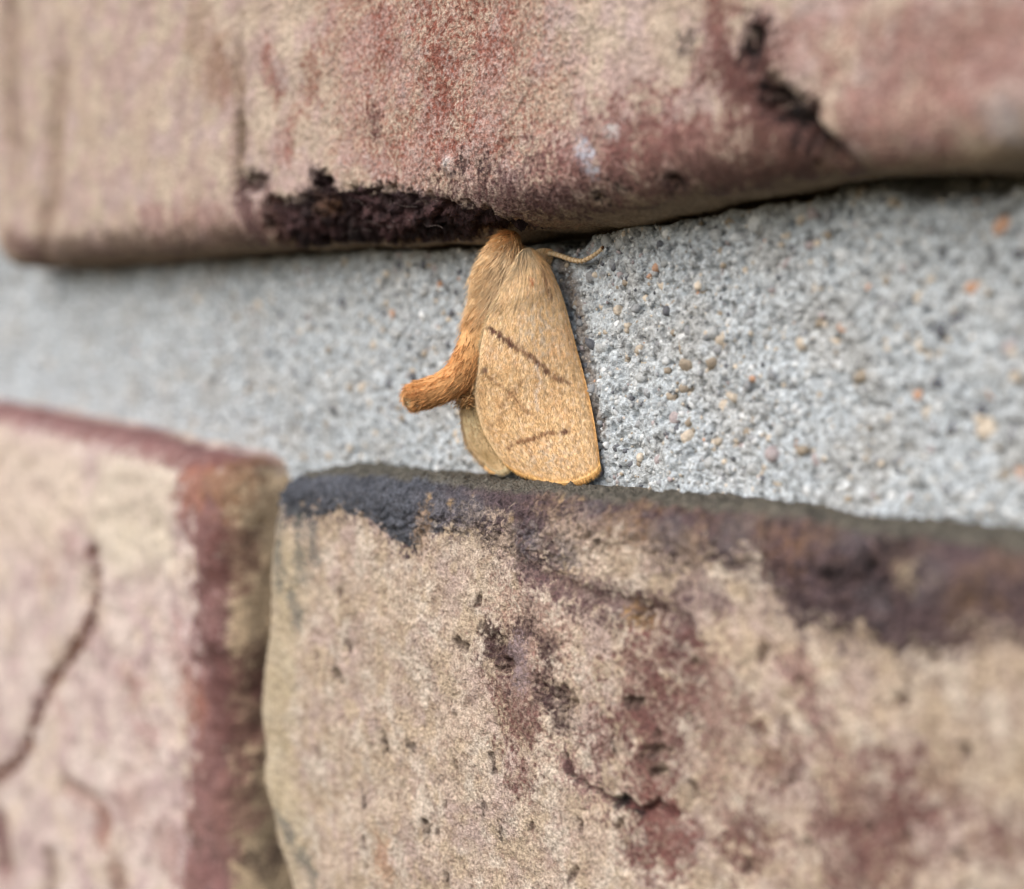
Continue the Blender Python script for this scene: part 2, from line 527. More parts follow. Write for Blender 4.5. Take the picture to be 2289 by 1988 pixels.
    p.poly([(960, 430), (1080, 395), (1150, 400), (1260, 440), (1280, 480), (1180, 500), (1110, 520), (1040, 480)], (0.06, 0.03, 0.03), k=0.75, soft=0.6, rag=1.2, fine=1.1, split=0.6)
    return p.a, p.b

def up_relief(x, z, y, ux, uz, n):
    q = Relief(ux, uz, 320)
    chip = [(596, 445), (640, 452), (690, 438), (700, 392), (728, 394), (748, 424), (830, 427), (900, 430), (960, 444), (1010, 458), (1070, 492),
            (1110, 520), (1110, 590), (1000, 600), (860, 610), (740, 610), (600, 600), (585, 520)]
    q.poly(chip, -0.6, soft=0.35, rag=0.6, rough=0.5)
    q.poly([(535, 392), (592, 402), (588, 430), (540, 432)], -0.5, soft=0.4, rough=0.3)
    q.poly([(720, 480), (790, 470), (800, 560), (720, 556)], -0.7, soft=0.6, rough=0.3)
    q.line([(1725, 212), (1752, 228), (1772, 250), (1795, 285), (1815, 310), (1830, 355)], 0.45, -1.2, soft=0.6, rag=0.5, rough=0.35)
    q.line([(1695, 80), (1680, 115)], 0.25, -0.6, soft=0.3)
    q.line([(533, 265), (538, 345)], 0.35, -0.5, soft=0.4)
    q.line([(535, 100), (535, 400)], 0.4, -0.25, soft=0.5)
    q.line([(20, 30), (30, 320)], 1.2, -0.5, soft=1.2)
    q.line([(132, 180), (118, 430), (90, 560)], 1.0, -0.5, soft=1.2)
    q.dot(1477, 424, 0.35, -0.5, soft=0.25)
    q.dot(1312, 455, 0.25, -0.4, soft=0.2)
    q.dot(1006, 368, 0.35, 0.2, soft=0.3)
    # sandy tooth of the fired face
    return q.h + 0.03 * fbm(ux, uz, 2.6, 2, 333)

# --- lower brick under the moth
zt0 = float(np.mean(LB[1]))
xl0 = float(LL[-3:, 1].mean())

def lo_warp(X, Z):
    t = np.clip(1 + (Z - zt0) / 30.0, 0, 1.3)
    tx = np.clip(1 - (X - xl0) / 12.0, 0, 1.2)
    return (np.interp(Z, LL[:, 0], LL[:, 1]) - xl0) * tx, (np.interp(X, *LB) - zt0) * t

CRUST_LOW = [(610, 1130), (645, 1152), (700, 1150), (760, 1135), (830, 1152), (870, 1192), (925, 1222), (945, 1182), (1000, 1182), (1060, 1195), (1130, 1235), (1240, 1262), (1330, 1225),
             (1400, 1195), (1500, 1272), (1560, 1252), (1690, 1255), (1760, 1350), (1800, 1392), (1900, 1412), (2000, 1442), (2110, 1452), (2180, 1402), (2400, 1460)]

def lo_paint(x, z, y, ux, uz, n):
    base = ground_color(ux, uz, 400, [(0.45, 0.355, 0.28), (0.48, 0.39, 0.30), (0.41, 0.315, 0.27), CREAM, (0.42, 0.33, 0.24)], 0.2)
    p = Paint(ux, uz, base, 410)
    # darker freckles
    fr = fbm(ux, uz, 1.3, 3, 455)
    p.put(0.9 - 2.2 * fr, (0.22, 0.145, 0.11), k=0.5, kb=0.1, soft=0.5, rag=0, fine=0.7)
    p.line([(640, 1250), (615, 1500), (605, 1700), (650, 1900)], 1.6, (0.42, 0.35, 0.23), k=0.7, soft=1.6, rag=0.8)
    # purple-red firing stains
    red = (0.125, 0.054, 0.048)
    p.poly([(1085, 1440), (1150, 1420), (1215, 1500), (1215, 1640), (1150, 1670), (1115, 1560)], red, k=0.85, soft=0.6, rag=1.1, fine=0.9, split=0.5)
    p.poly([(1140, 1300), (1230, 1320), (1260, 1480), (1160, 1500), (1120, 1380)], (0.26, 0.15, 0.12), k=0.6, soft=0.8, rag=1.4, fine=1.3, split=0.8)
    p.line([(1180, 1270), (1240, 1295), (1330, 1335), (1400, 1365), (1500, 1372), (1528, 1400), (1512, 1450)], 0.6, (0.105, 0.058, 0.06), k=0.9, kb=0.75, soft=0.4, rag=0.7, fine=0.6)
    p.dot(1432, 1378, 0.6, (0.06, 0.03, 0.03), k=0.85, sx=1.3, soft=0.4, rag=0.4)
    p.line([(1410, 1380), (1455, 1400)], 0.25, (0.28, 0.17, 0.08), k=0.8, soft=0.2)
    for q, rr in (((1110, 1452), 0.8), ((1135, 1490), 0.6), ((1175, 1400), 0.6), ((1250, 1570), 0.65), ((1205, 1540), 0.5), ((1255, 1610), 0.5), ((1160, 1440), 0.5), ((1225, 1460), 0.45)):
        p.dot(q[0], q[1], rr, (0.05, 0.026, 0.026), k=0.85, soft=0.4, rag=0.7, fine=0.5, split=0.3)
    p.line([(1160, 1450), (1165, 1520)], 0.35, (0.25, 0.19, 0.19), k=0.8, soft=0.25, rag=0.3)
    for q, rr in (((1430, 1510), 1.1), ((1480, 1590), 1.3), ((1470, 1650), 1.3), ((1450, 1750), 1.0), ((1490, 1470), 0.9), ((1350, 1650), 0.8), ((1420, 1610), 1.0), ((1170, 1725), 0.5), ((1130, 1710), 0.3),
                  ((1560, 1480), 0.7), ((1480, 1860), 1.3), ((1440, 1900), 0.9), ((1960, 1810), 1.6), ((1930, 1920), 1.6), ((2225, 1875), 0.8), ((1680, 1880), 0.9), ((1610, 1590), 0.9), ((1655, 1900), 0.7), ((1730, 1720), 0.8), ((2050, 1760), 0.9)):
        p.dot(q[0], q[1], rr, red, k=0.8, sx=1.2, soft=0.6, rag=1.1, fine=0.8, split=0.4)
    p.line([(1785, 1495), (1820, 1570), (1850, 1650), (1880, 1700)], 0.5, (0.22, 0.12, 0.11), k=0.8, soft=0.5, rag=0.9, fine=0.5)
    p.line([(1625, 1500), (1612, 1640), (1605, 1800)], 0.4, (0.27, 0.17, 0.14), k=0.7, soft=0.5, rag=0.8, fine=0.5)
    p.line([(1560, 1300), (1600, 1340)], 0.4, PURP, k=0.7, soft=0.5, rag=0.8)
    # dark hairline crack
    p.line([(1262, 1690), (1272, 1738), (1338, 1782), (1368, 1797), (1395, 1786), (1432, 1816), (1470, 1797), (1515, 1820)], 0.17, BLACK, k=0.99, soft=0.12, rag=0.2, fine=0.1, split=0.03)
    p.line([(1262, 1690), (1272, 1738), (1338, 1782)], 0.4, (0.2, 0.11, 0.1), k=0.7, soft=0.3, rag=0.5)
    p.line([(1470, 1800), (1500, 1850), (1490, 1900)], 0.8, (0.17, 0.07, 0.06), k=0.75, soft=0.6, rag=0.8, fine=0.6)
    for q in ([(1020, 1435), (1040, 1450)], [(750, 1500), (760, 1525)], [(856, 1645), (862, 1680)], [(950, 1845), (955, 1885)], [(1098, 1690), (1108, 1725)],
              [(1405, 1570), (1435, 1568)], [(1465, 1682), (1482, 1672)], [(1465, 1728), (1490, 1722)], [(1000, 1960), (1002, 1990)], [(1085, 1800), (1085, 1820)],
              [(1120, 1860), (1118, 1880)], [(1370, 1660), (1378, 1680)], [(1075, 1400), (1085, 1405)], [(805, 1770), (812, 1800)], [(912, 1660), (925, 1672)]):
        p.line(q, 0.16, (0.06, 0.04, 0.032), k=0.9, soft=0.18, rag=0.2, fine=0.15, split=0.05)
    p.line([(855, 1890), (862, 1950)], 0.35, (0.34, 0.19, 0.12), k=0.6, soft=0.3)
    # charred crust along the top arris: blue-black by the corner, purple brown to the right
    top = [(px, py - 160) for px, py in LBPX[::-1]]
    crust = CRUST_LOW + [(2400, 900)] + top + [(600, 900)]
    p.poly(crust, (0.085, 0.057, 0.060), soft=0.22, rag=0.75, fine=1.0, split=0.45)
    t = sstep(at(1180, 1150, FRONT)[0], at(900, 1150, FRONT)[0], ux + 2.5 * p.n1)[:, None]
    P = ats(crust, FRONT)[:, [0, 2]]
    inm = (d_poly(ux, uz, P) < 0.2)[:, None] & (p.a.sum(1) < 0.42)[:, None]
    blue = np.array((0.070, 0.081, 0.098))
    p.a = np.where(inm, p.a * (1 - 0.85 * t) + blue * 0.85 * t, p.a)
    p.b = np.where(inm, p.b * (1 - 0.85 * t) + blue * 0.85 * t, p.b)
    tx1, tx2, tx3 = fbm(ux, uz, 1.6, 3, 461), fbm(ux, uz, 2.4, 2, 462), fbm(ux, uz, 0.7, 2, 463)
    sel = (inm[:, 0]).astype(float)[:, None]
    p.a = p.a * (1 + sel * np.clip(0.75 * tx1 + 0.35 * tx3, -0.6, 0.9)[:, None])
    p.b = p.b * (1 + sel * np.clip(0.75 * tx2 - 0.25 * tx1, -0.65, 1.1)[:, None])
    br_ = (sstep(0.2, 0.7, tx2 + 0.5 * tx1) * 0.3)[:, None] * sel * (1 - 0.8 * t)
    p.b = p.b * (1 - br_) + np.array((0.21, 0.135, 0.09)) * br_
    for q, rr, c in (((1290, 1200), 0.9, TAN), ((1240, 1190), 0.5, TAN), ((1380, 1190), 0.7, TAN), ((1130, 1200), 0.4, TAN), ((1460, 1215), 0.5, TAN), ((1540, 1215), 0.4, TAN), ((1060, 1185), 0.35, TAN), ((1700, 1190), 0.6, BROWN), ((1760, 1230), 0.5, (0.17, 0.09, 0.06)), ((2000, 1240), 0.6, BROWN), ((2150, 1330), 0.7, BROWN), ((1640, 1160), 0.5, BROWN), ((2240, 1260), 0.6, BROWN), ((1400, 1160), 0.5, BROWN), ((1480, 1140), 0.6, (0.17, 0.09, 0.05)), ((1560, 1180), 0.5, BROWN), ((1840, 1200), 0.5, BROWN), ((1350, 1150), 0.5, BROWN), ((1230, 1130), 0.4, BROWN)):
        p.dot(q[0], q[1], rr * (0.7 if q[0] > 1500 else 1), c, k=0.7 if c is TAN else 0.45, sx=1.3, soft=0.5, rag=1.0, fine=0.9, split=0.5)
    for q in ((1190, 1200), (1265, 1240), (1320, 1120), (1900, 1210), (1960, 1330), (1500, 1180), (1640, 1190), (2080, 1300), (1050, 1160), (980, 1130)):
        p.dot(q[0], q[1], 0.5, (0.13, 0.12, 0.13), k=0.4, soft=0.4, rag=0.6, fine=0.5)  # glints on the crust, painted in as paler dots
    for q in ((1940, 1260), (1975, 1290), (1985, 1220), (1875, 1285)):
        p.dot(q[0], q[1], 0.45, BLACK, k=0.85, soft=0.3, rag=0.4)
    p.dot(2035, 1290, 0.14, (0.4, 0.32, 0.22), k=0.8, soft=0.25, rag=0.2)
    for q in ((958, 1112), (1008, 1128), (1234, 1115), (1285, 1120), (1346, 1125), (1376, 1140), (1050, 1105), (1150, 1160), (1430, 1130)):
        p.dot(q[0], q[1], 0.11 * (0.6 + 0.8 * ((q[0] * 7 % 10) / 10)), (0.36, 0.25, 0.14), k=0.8, soft=0.1, rag=0.1, fine=0.08, split=0.05)
    p.line([(955, 1155), (948, 1180), (940, 1200)], 0.28, (0.27, 0.19, 0.13), k=0.85, soft=0.2, rag=0.2)
    for q, wd in PITS:
        p.line(q, wd, (0.10, 0.062, 0.05), k=0.85, soft=0.14, rag=0.16, fine=0.12, split=0.04)
    # grey lichen streaks on the left arris
    for q in ([(668, 1170), (676, 1290)], [(655, 1340), (660, 1390)], [(700, 1200), (705, 1240)], [(632, 1840), (668, 1900), (700, 1960)], [(625, 1180), (622, 1300)]):
        p.line(q, 0.35, GREYG, k=0.75, soft=0.35, rag=0.6, fine=0.5, split=0.3)
    # dark olive-grey top face
    m = sstep(0.80, 0.98, n[:, 2] + 0.06 * p.n1)[:, None] * 0.85
    g = np.array((0.135, 0.125, 0.098))
    return p.a * (1 - m) + g * m, p.b * (1 - m) + g * m

LBPX = [(640, 1030), (700, 1040), (900, 1052), (1100, 1066), (1330, 1087), (1600, 1111), (1821, 1130), (2050, 1166), (2289, 1186)]

PITS = []
_r = np.random.default_rng(5)
for _ in range(48):
    px_, py_ = _r.uniform(680, 2250), _r.uniform(1290, 1980)
    sl, ln_ = _r.normal(0, 0.35), _r.uniform(4, 26)
    PITS.append(([(px_, py_), (px_ + sl * ln_, py_ + ln_)], _r.uniform(0.05, 0.15)))

def lo_relief(x, z, y, ux, uz, n):
    q = Relief(ux, uz, 420)
    crust = CRUST_LOW + [(2400, 900)] + [(px, py - 160) for px, py in LBPX[::-1]] + [(600, 900)]
    q.poly(crust, 0.16, soft=0.22, rag=0.6, rough=0.18)
    q.line([(1262, 1690), (1272, 1738), (1338, 1782), (1368, 1797), (1395, 1786), (1432, 1816), (1470, 1797), (1515, 1820)], 0.12, -0.5, soft=0.15, rag=0.08)
    for s_ in ([(1020, 1435), (1040, 1450)], [(750, 1500), (760, 1525)], [(856, 1645), (862, 1680)], [(950, 1845), (955, 1885)], [(1098, 1690), (1108, 1725)],
               [(1405, 1570), (1435, 1568)], [(1465, 1682), (1482, 1672)], [(1465, 1728), (1490, 1722)], [(1000, 1960), (1002, 1990)], [(1940, 1260), (1975, 1290)]):
        q.line(s_, 0.14, -0.4, soft=0.2)
    for c in ((1110, 1452), (1135, 1490), (1250, 1570), (1205, 1540), (1432, 1385)):
        q.dot(c[0], c[1], 0.5, -0.35, soft=0.4, rag=0.4, rough=0.2)
    for g_, wd in PITS:
        q.line(g_, wd, -0.3, soft=0.15)
    q.dot(1022, 1585, 0.2, 0.3, soft=0.15, rag=0.05)
    q.line([(955, 1155), (948, 1180)], 0.22, 0.3, soft=0.2)
    q.line([(1180, 1270), (1330, 1335), (1500, 1372), (1528, 1400)], 0.3, -0.25, soft=0.4)
    return q.h + 0.04 * fbm(ux, uz, 1.8, 2, 433)

# --- lower brick at the far left
zf0 = float(np.mean(FB[1]))
x_right = at(566, 1300, FRONT - 2.0)[0]

def fl_warp(X, Z):
    t = np.clip(1 + (Z - zf0) / 30.0, 0, 1.3)
    return 0.7 * gn(Z * 0.11, Z * 0 + 3, 8) * np.clip(1 + (X - x_right) / 20, 0, 1), (np.interp(X, *FB) - zf0) * t

FL_CRACK = [(205, 1235), (216, 1310), (205, 1400), (170, 1450), (120, 1510), (85, 1590), (65, 1660), (30, 1710), (-20, 1750)]

def fl_paint(x, z, y, ux, uz, n):
    lp = (0.58, 0.485, 0.435)
    base = ground_color(ux, uz, 500, [lp, (0.49, 0.385, 0.355), (0.55, 0.45, 0.37), (0.46, 0.35, 0.33)], 0.13)
    p = Paint(ux, uz, base, 510)
    p.poly([(230, 1030), (370, 1020), (392, 1090), (380, 1250), (260, 1280), (200, 1180)], (0.58, 0.51, 0.40), k=0.75, soft=1.5, rag=1.2)
    p.poly([(-40, 980), (160, 1000), (200, 1150), (60, 1230), (-40, 1200)], (0.60, 0.50, 0.40), k=0.6, soft=2.0, rag=1.6)
    pr = (0.17, 0.07, 0.065)
    p.line([(-60, 885), (100, 910), (250, 945), (400, 985), (500, 1005)], 1.5, (0.21, 0.095, 0.09), k=0.9, kb=0.85, soft=0.8, rag=0.9)
    p.poly([(385, 1000), (470, 1000), (505, 1100), (500, 1400), (520, 1600), (545, 2100), (400, 2100), (430, 1700), (440, 1420), (430, 1250)], pr, k=0.9, kb=0.8, soft=1.0, rag=1.8, fine=1.0, split=0.6)
    for q, rr in (((400, 1450), 1.3), ((285, 1510), 1.0), ((300, 1560), 1.0), ((330, 1650), 1.1), ((290, 1800), 1.6), ((370, 1900), 1.6), ((160, 1230), 0.8), ((110, 1280), 0.8), ((140, 1600), 0.9)):
        p.dot(q[0], q[1], rr, (0.33, 0.2, 0.18), k=0.6, soft=1.2, rag=1.5, fine=0.7)
    p.dot(425, 1085, 1.2, SALMON, k=0.5, soft=1.0, rag=1.1)
    p.dot(430, 1570, 1.5, (0.30, 0.13, 0.09), k=0.6, soft=1.2, rag=1.2)
    for q, rr in (((475, 1225), 1.1), ((510, 1265), 1.0), ((450, 1300), 0.8), ((510, 1410), 0.9), ((460, 1440), 1.0), ((500, 1490), 1.2), ((540, 1500), 1.1), ((520, 1740), 0.9)):
        p.dot(q[0], q[1], rr, (0.10, 0.045, 0.04), k=0.8, soft=0.7, rag=1.0, fine=0.6)
    p.line(FL_CRACK, 0.5, (0.15, 0.065, 0.042), k=0.99, soft=0.45, rag=1.0, fine=0.5)
    p.dot(225, 1850, 1.3, (0.22, 0.09, 0.06), k=0.8, sx=0.8, soft=0.9, rag=0.8)
    p.line([(140, 1760), (190, 1780), (240, 1830)], 0.7, (0.26, 0.16, 0.13), k=0.7, soft=0.7, rag=0.7)
    p.dot(262, 1965, 1.3, (0.16, 0.08, 0.06), k=0.8, soft=0.8, rag=0.8)
    p.line([(112, 1920), (108, 2020)], 0.8, (0.2, 0.13, 0.1), k=0.8, soft=0.7)
    p.line([(0, 1850), (5, 1930)], 1.6, (0.15, 0.06, 0.055), k=0.85, soft=1.0, rag=0.8)
    # bare tan end of the brick, with smoky tongues running on to it
    m = sstep(0.55, 0.85, n[:, 0] + 0.15 * p.n1)[:, None]
    tan = np.array((0.50, 0.38, 0.25)) * (1 + 0.12 * p.n1[:, None])
    p.a = p.a * (1 - m) + tan * m
    p.b = p.b * (1 - m) + tan * m
    nb = fbm(ux, uz, 0.5, 3, 560)
    for zz, e0, rx_, rz_, c in ((1495, 1.2, 3.2, 1.3, (0.075, 0.034, 0.03)), (1580, 0.6, 2.6, 2.6, (0.13, 0.056, 0.05)), (1905, 1.6, 2.6, 0.7, (0.09, 0.055, 0.045)), (1650, -0.4, 1.6, 1.8, (0.16, 0.075, 0.065)), (1240, -0.6, 1.6, 2.2, (0.14, 0.06, 0.05)), (1080, -0.4, 1.9, 1.6, (0.27, 0.15, 0.085)), (1800, -0.6, 1.5, 2.5, (0.2, 0.1, 0.085))):
        c0 = at(560, zz, 3.0)
        d = (np.hypot((ux - x_right - e0) / rx_, (z - c0[2]) / rz_) - 1) * min(rx_, rz_)
        p.put(d + 0.9 * nb, c, k=0.8, soft=0.5, rag=1.0, fine=0.6)
    return p.a, p.b

def fl_relief(x, z, y, ux, uz, n):
    q = Relief(ux, uz, 520)
    q.line(FL_CRACK, 0.4, -0.7, soft=0.5, rag=0.8)
    q.line([(0, 1850), (5, 1930)], 1.2, -1.2, soft=1.0)
    q.dot(225, 1850, 1.0, -0.8, soft=0.9)
    q.line([(112, 1920), (108, 2020)], 0.7, -0.8, soft=0.7)
    q.line([(140, 1760), (190, 1780), (240, 1830)], 0.6, -0.5, soft=0.6)
    return q.h + 0.18 * fbm(ux, uz, 0.5, 2, 533)

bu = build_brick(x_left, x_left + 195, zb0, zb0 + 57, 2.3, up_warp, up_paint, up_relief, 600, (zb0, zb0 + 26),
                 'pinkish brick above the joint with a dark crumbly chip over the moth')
bl = build_brick(xl0, xl0 + 195, zt0 - 57, zt0, 1.45, lo_warp, lo_paint, lo_relief, 700, (zt0 - 24, zt0),
                 'tan brick under the moth with a blue-black crust along its top edge')
bf = build_brick(x_right - 195, x_right, zf0 - 57, zf0, 2.5, fl_warp, fl_paint, fl_relief, 800, (zf0 - 40, zf0),
                 'pale pink brick with reddish edges and a curved brown crack')

# ------------------------------------------------------------------ mortar
def mortar_y(x, z):
    """y of the mortar face (mm)"""
    zt = np.interp(x, *UB)
    gap = 0.28 + 0.22 * fbm(x, x * 0 + 4, 0.5, 2, 71)
    gap = gap + 0.8 * sstep(at(1950, 400, 0)[0], at(2050, 400, 0)[0], x) + 0.9 * np.exp(-((x - at(1240, 530, 0)[0]) / 1.6) ** 2)
    y = 2.4 * sstep(zt - gap, zt - gap * 0.25, z)
    hx = at(1225, 530, 0)
    y = y + 2.8 * np.exp(-(((x - hx[0]) / 2.3) ** 2 + ((z - hx[2]) / 0.9) ** 2))
    y = y + 0.30 * fbm(x, z, 0.22, 2, 72) + 0.12 * fbm(x, z, 0.9, 3, 73)
    pit = fbm(x, z, 1.9, 3, 74)
    y = y + 0.28 * (1 + 2.2 * np.exp(-np.clip(zt - z, 0, 9) / 1.4)) * sstep(0.2, 0.65, pit) - 0.10 * sstep(0.2, 0.6, -pit)
    return y

mx = np.concatenate([np.linspace(-200, -90, 12)[:-1], np.array([v for v in np.cumsum([0] + [0.25] * 140) - 90 if v < -55]), ])
p = mx[-1]
L = list(mx)
while p < 36:
    p += xstep(p) * 1.0
    L.append(p)
L += list(np.linspace(37, 60, 8))
mx = np.array(L)
mz = np.concatenate([np.linspace(-60, -9.5, 110)[:-1], np.arange(-9.5, 11.5, 0.09), np.linspace(11.6, 60, 12)])
MX, MZ = np.meshgrid(mx, mz)
fx, fz = MX.ravel(), MZ.ravel()
fy = mortar_y(fx, fz) - 0.035 * fbm(fx, fz, 4.5, 2, 75)
cm = np.tile(np.array((0.50, 0.545, 0.575)), (len(fx), 1))
m_ = sstep(-0.1, 0.6, fbm(fx, fz, 0.25, 3, 76))[:, None]
cm = cm * (1 - m_) + np.array((0.47, 0.485, 0.485)) * m_
m_ = sstep(0.25, 0.6, fbm(fx, fz, 1.3, 3, 77))[:, None] * 0.6
cm = cm * (1 - m_) + np.array((0.64, 0.675, 0.69)) * m_
m_ = sstep(0.25, 0.6, fbm(fx, fz, 2.6, 2, 78))[:, None] * 0.65
cm = cm * (1 - m_) + np.array((0.16, 0.16, 0.155)) * m_
# painted shade under the upper brick; brown dirt by the moth's right side
shade_dirt = sstep(1.6, 0.2, np.interp(fx, *UB) - fz + 0.8 * fbm(fx, fz, 0.8, 2, 79))[:, None] * 0.3
cm = cm * (1 - shade_dirt) + np.array((0.16, 0.15, 0.13)) * shade_dirt
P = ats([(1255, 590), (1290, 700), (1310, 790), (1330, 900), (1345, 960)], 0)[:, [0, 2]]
shade_dirt = sstep(0.5, -0.1, d_line(fx, fz, P) - 0.25 + 0.3 * fbm(fx, fz, 1.2, 2, 81))[:, None] * 0.7
cm = cm * (1 - shade_dirt) + np.array((0.17, 0.12, 0.08)) * shade_dirt
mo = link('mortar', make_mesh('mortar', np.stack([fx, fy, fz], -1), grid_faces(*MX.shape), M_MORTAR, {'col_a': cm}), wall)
mo['label'] = 'grey sandy mortar set back between the bricks'

# --- sand grains bedded in the mortar
def ico(sub):
    t = (1 + 5 ** 0.5) / 2
    v = [(-1, t, 0), (1, t, 0), (-1, -t, 0), (1, -t, 0), (0, -1, t), (0, 1, t), (0, -1, -t), (0, 1, -t), (t, 0, -1), (t, 0, 1), (-t, 0, -1), (-t, 0, 1)]
    f = [(0, 11, 5), (0, 5, 1), (0, 1, 7), (0, 7, 10), (0, 10, 11), (1, 5, 9), (5, 11, 4), (11, 10, 2), (10, 7, 6), (7, 1, 8), (3, 9, 4), (3, 4, 2), (3, 2, 6), (3, 6, 8), (3, 8, 9), (4, 9, 5), (2, 4, 11), (6, 2, 10), (8, 6, 7), (9, 8, 1)]
    v = [np.array(a, float) / np.linalg.norm(a) for a in v]
    for _ in range(sub):
        c, nf = {}, []
        def mid(a, b):
            k = (min(a, b), max(a, b))
            if k not in c:
                q = v[a] + v[b]
                v.append(q / np.linalg.norm(q))
                c[k] = len(v) - 1
            return c[k]
        for a, b, d in f:
            x, y, z = mid(a, b), mid(b, d), mid(d, a)
            nf += [(a, x, z), (b, y, x), (d, z, y), (x, y, z)]
        f = nf
    return np.array(v), np.array(f)

IV0, IF0 = ico(0)
IV1, IF1 = ico(1)

def grain_shape(V, rs):
    q = V.copy()
    for _ in range(5):                                   # knock flats off a ball
        d = rs.normal(size=3); d /= np.linalg.norm(d)
        k = q @ d
        lim = rs.uniform(0.55, 0.85)
        q = q - np.clip(k - lim, 0, None)[:, None] * d
    return q * rs.uniform(0.75, 1.2, 3)

def rot_mat(rs):
    q = rs.normal(size=4); q /= np.linalg.norm(q)
    a, b, c, d = q
    return np.array([[1 - 2 * (c * c + d * d), 2 * (b * c - a * d), 2 * (b * d + a * c)], [2 * (b * c + a * d), 1 - 2 * (b * b + d * d), 2 * (c * d - a * b)], [2 * (b * d - a * c), 2 * (c * d + a * b), 1 - 2 * (b * b + c * c)]])

GCOL = [((0.40, 0.415, 0.415), 0.32), ((0.58, 0.60, 0.605), 0.26), ((0.26, 0.27, 0.28), 0.16), ((0.10, 0.105, 0.12), 0.07), ((0.52, 0.45, 0.36), 0.11), ((0.30, 0.25, 0.19), 0.05), ((0.52, 0.31, 0.205), 0.008), ((0.36, 0.31, 0.31), 0.03)]
GN = ['grey_quartz', 'pale_quartz', 'slate_grey_sand', 'dark_flint', 'cream_sand', 'brown_sand', 'orange_sand', 'mauve_sand']
GM = [mat_grain(nm, c) for nm, (c, _) in zip(GN, GCOL)]
gprob = np.array([w_ for _, w_ in GCOL]); gprob /= gprob.sum()

ng = 15000
gx = rng.uniform(-76, 34, ng * 2)
u_ = np.interp(gx, [-76, -45, -10, 34], [0.25, 0.45, 1.0, 1.0])      # the far, unfocused end needs fewer
gx = gx[rng.random(len(gx)) < u_][:ng]
gx = np.concatenate([gx, rng.uniform(-40, 34, 520)])
ng = len(gx)
ztop = np.interp(gx, *UB) - 0.15
zbot = np.where(gx > xl0, np.interp(gx, *LB), np.interp(gx, *FB)) - 0.3
gz = zbot + rng.random(ng) * (ztop - zbot)
gs = np.clip(rng.lognormal(math.log(0.085), 0.62, ng), 0.04, 0.48)
gk = rng.choice(len(GCOL), ng, p=gprob)
gs[-520:] = rng.uniform(0.14, 0.40, 520)
gk[-520:] = rng.choice([0, 0, 1, 2, 2, 3, 4, 4, 4, 5, 7], 520)
# the grains that stand out in the photograph: pixel, radius mm, kind
SPECIAL = [((1459, 597), 0.26, 6), ((1447, 618), 0.14, 6), ((1560, 655), 0.15, 6), ((1432, 812), 0.52, 4), ((1515, 780), 0.36, 5), ((1535, 815), 0.42, 5), ((1615, 760), 0.36, 4),
           ((1687, 845), 0.30, 6), ((1884, 731), 0.30, 6), ((1787, 768), 0.42, 4), ((2045, 880), 0.36, 6), ((1979, 760), 0.26, 4), ((2200, 962), 0.62, 4), ((2120, 955), 0.42, 3), ((2190, 915), 0.3, 3),
           ((1735, 842), 0.3, 2), ((1830, 1030), 0.36, 7), ((1730, 1015), 0.34, 7), ((1778, 985), 0.2, 6), ((1755, 1020), 0.26, 4), ((2050, 1050), 0.42, 1), ((1930, 845), 0.5, 5), ((1475, 550), 0.34, 3), ((1590, 560), 0.36, 3),
           ((1660, 530), 0.45, 2), ((1600, 525), 0.42, 0), ((1297, 710), 0.24, 4), ((1310, 745), 0.2, 0), ((1310, 625), 0.2, 0), ((978, 982), 0.27, 6), ((978, 635), 0.22, 6), ((1027, 623), 0.14, 6), ((830, 772), 0.42, 4),
           ((737, 785), 0.4, 5), ((785, 865), 0.4, 5), ((885, 935), 0.5, 1), ((1375, 1085), 0.2, 4), ((1540, 905), 0.3, 1), ((1640, 985), 0.22, 4), ((1455, 1010), 0.34, 2), ((1495, 970), 0.24, 3), ((1580, 1035), 0.36, 0),
           ((2235, 510), 0.5, 6), ((2165, 640), 0.36, 6), ((2070, 785), 0.26, 4), ((1996, 812), 0.3, 4), ((2270, 1060), 0.35, 6), ((1600, 700), 0.26, 1), ((1625, 720), 0.26, 1), ((1640, 700), 0.22, 2), ((1465, 1080), 0.2, 1)]
SX = np.array([at(*q, 0) for q, _, _ in SPECIAL])
gx = np.concatenate([SX[:, 0], gx]); gz = np.concatenate([SX[:, 2], gz])
gs = np.concatenate([[r_ for _, r_, _ in SPECIAL], gs]); gk = np.concatenate([[k_ for _, _, k_ in SPECIAL], gk])
gy = mortar_y(gx, gz) + 0.2 * gs * rng.normal(size=len(gx)) + np.where(gs > 0.14, 0.55, 0.5) * gs
# the largest 300 are separate pieces sharing a few meshes
near = gs * np.interp(gx, [-76, 34], [0.6, 1.4])
order = np.argsort(-near)
big = list(range(len(SPECIAL))) + [i for i in order if i >= len(SPECIAL)][:300 - len(SPECIAL)]
bigset = set(big)
shapes = {}
for i in big:
    k = int(gk[i]); v_ = int(rng.integers(0, 4))
    if (k, v_) not in shapes:
        rs = np.random.default_rng(50 + k * 7 + v_)
        shapes[(k, v_)] = make_mesh('sand_grain', grain_shape(IV1, rs), IF1, GM[k])
    o = link('sand_grain', shapes[(k, v_)], mo)
    o.location = (gx[i] * MM, gy[i] * MM, gz[i] * MM)
    o.rotation_euler = tuple(rng.uniform(-3.1, 3.1, 3))
    s_ = float(gs[i])
    o.scale = (s_, s_, s_)
rest = np.array([i for i in range(len(gx)) if i not in bigset])
prot = [grain_shape(IV0, np.random.default_rng(90 + k)) @ rot_mat(np.random.default_rng(190 + k)) for k in range(60)]
pk = rng.integers(0, 60, len(rest))
VV = np.stack([prot[k] for k in pk]) * gs[rest][:, None, None] + np.stack([gx[rest], gy[rest], gz[rest]], -1)[:, None, :]
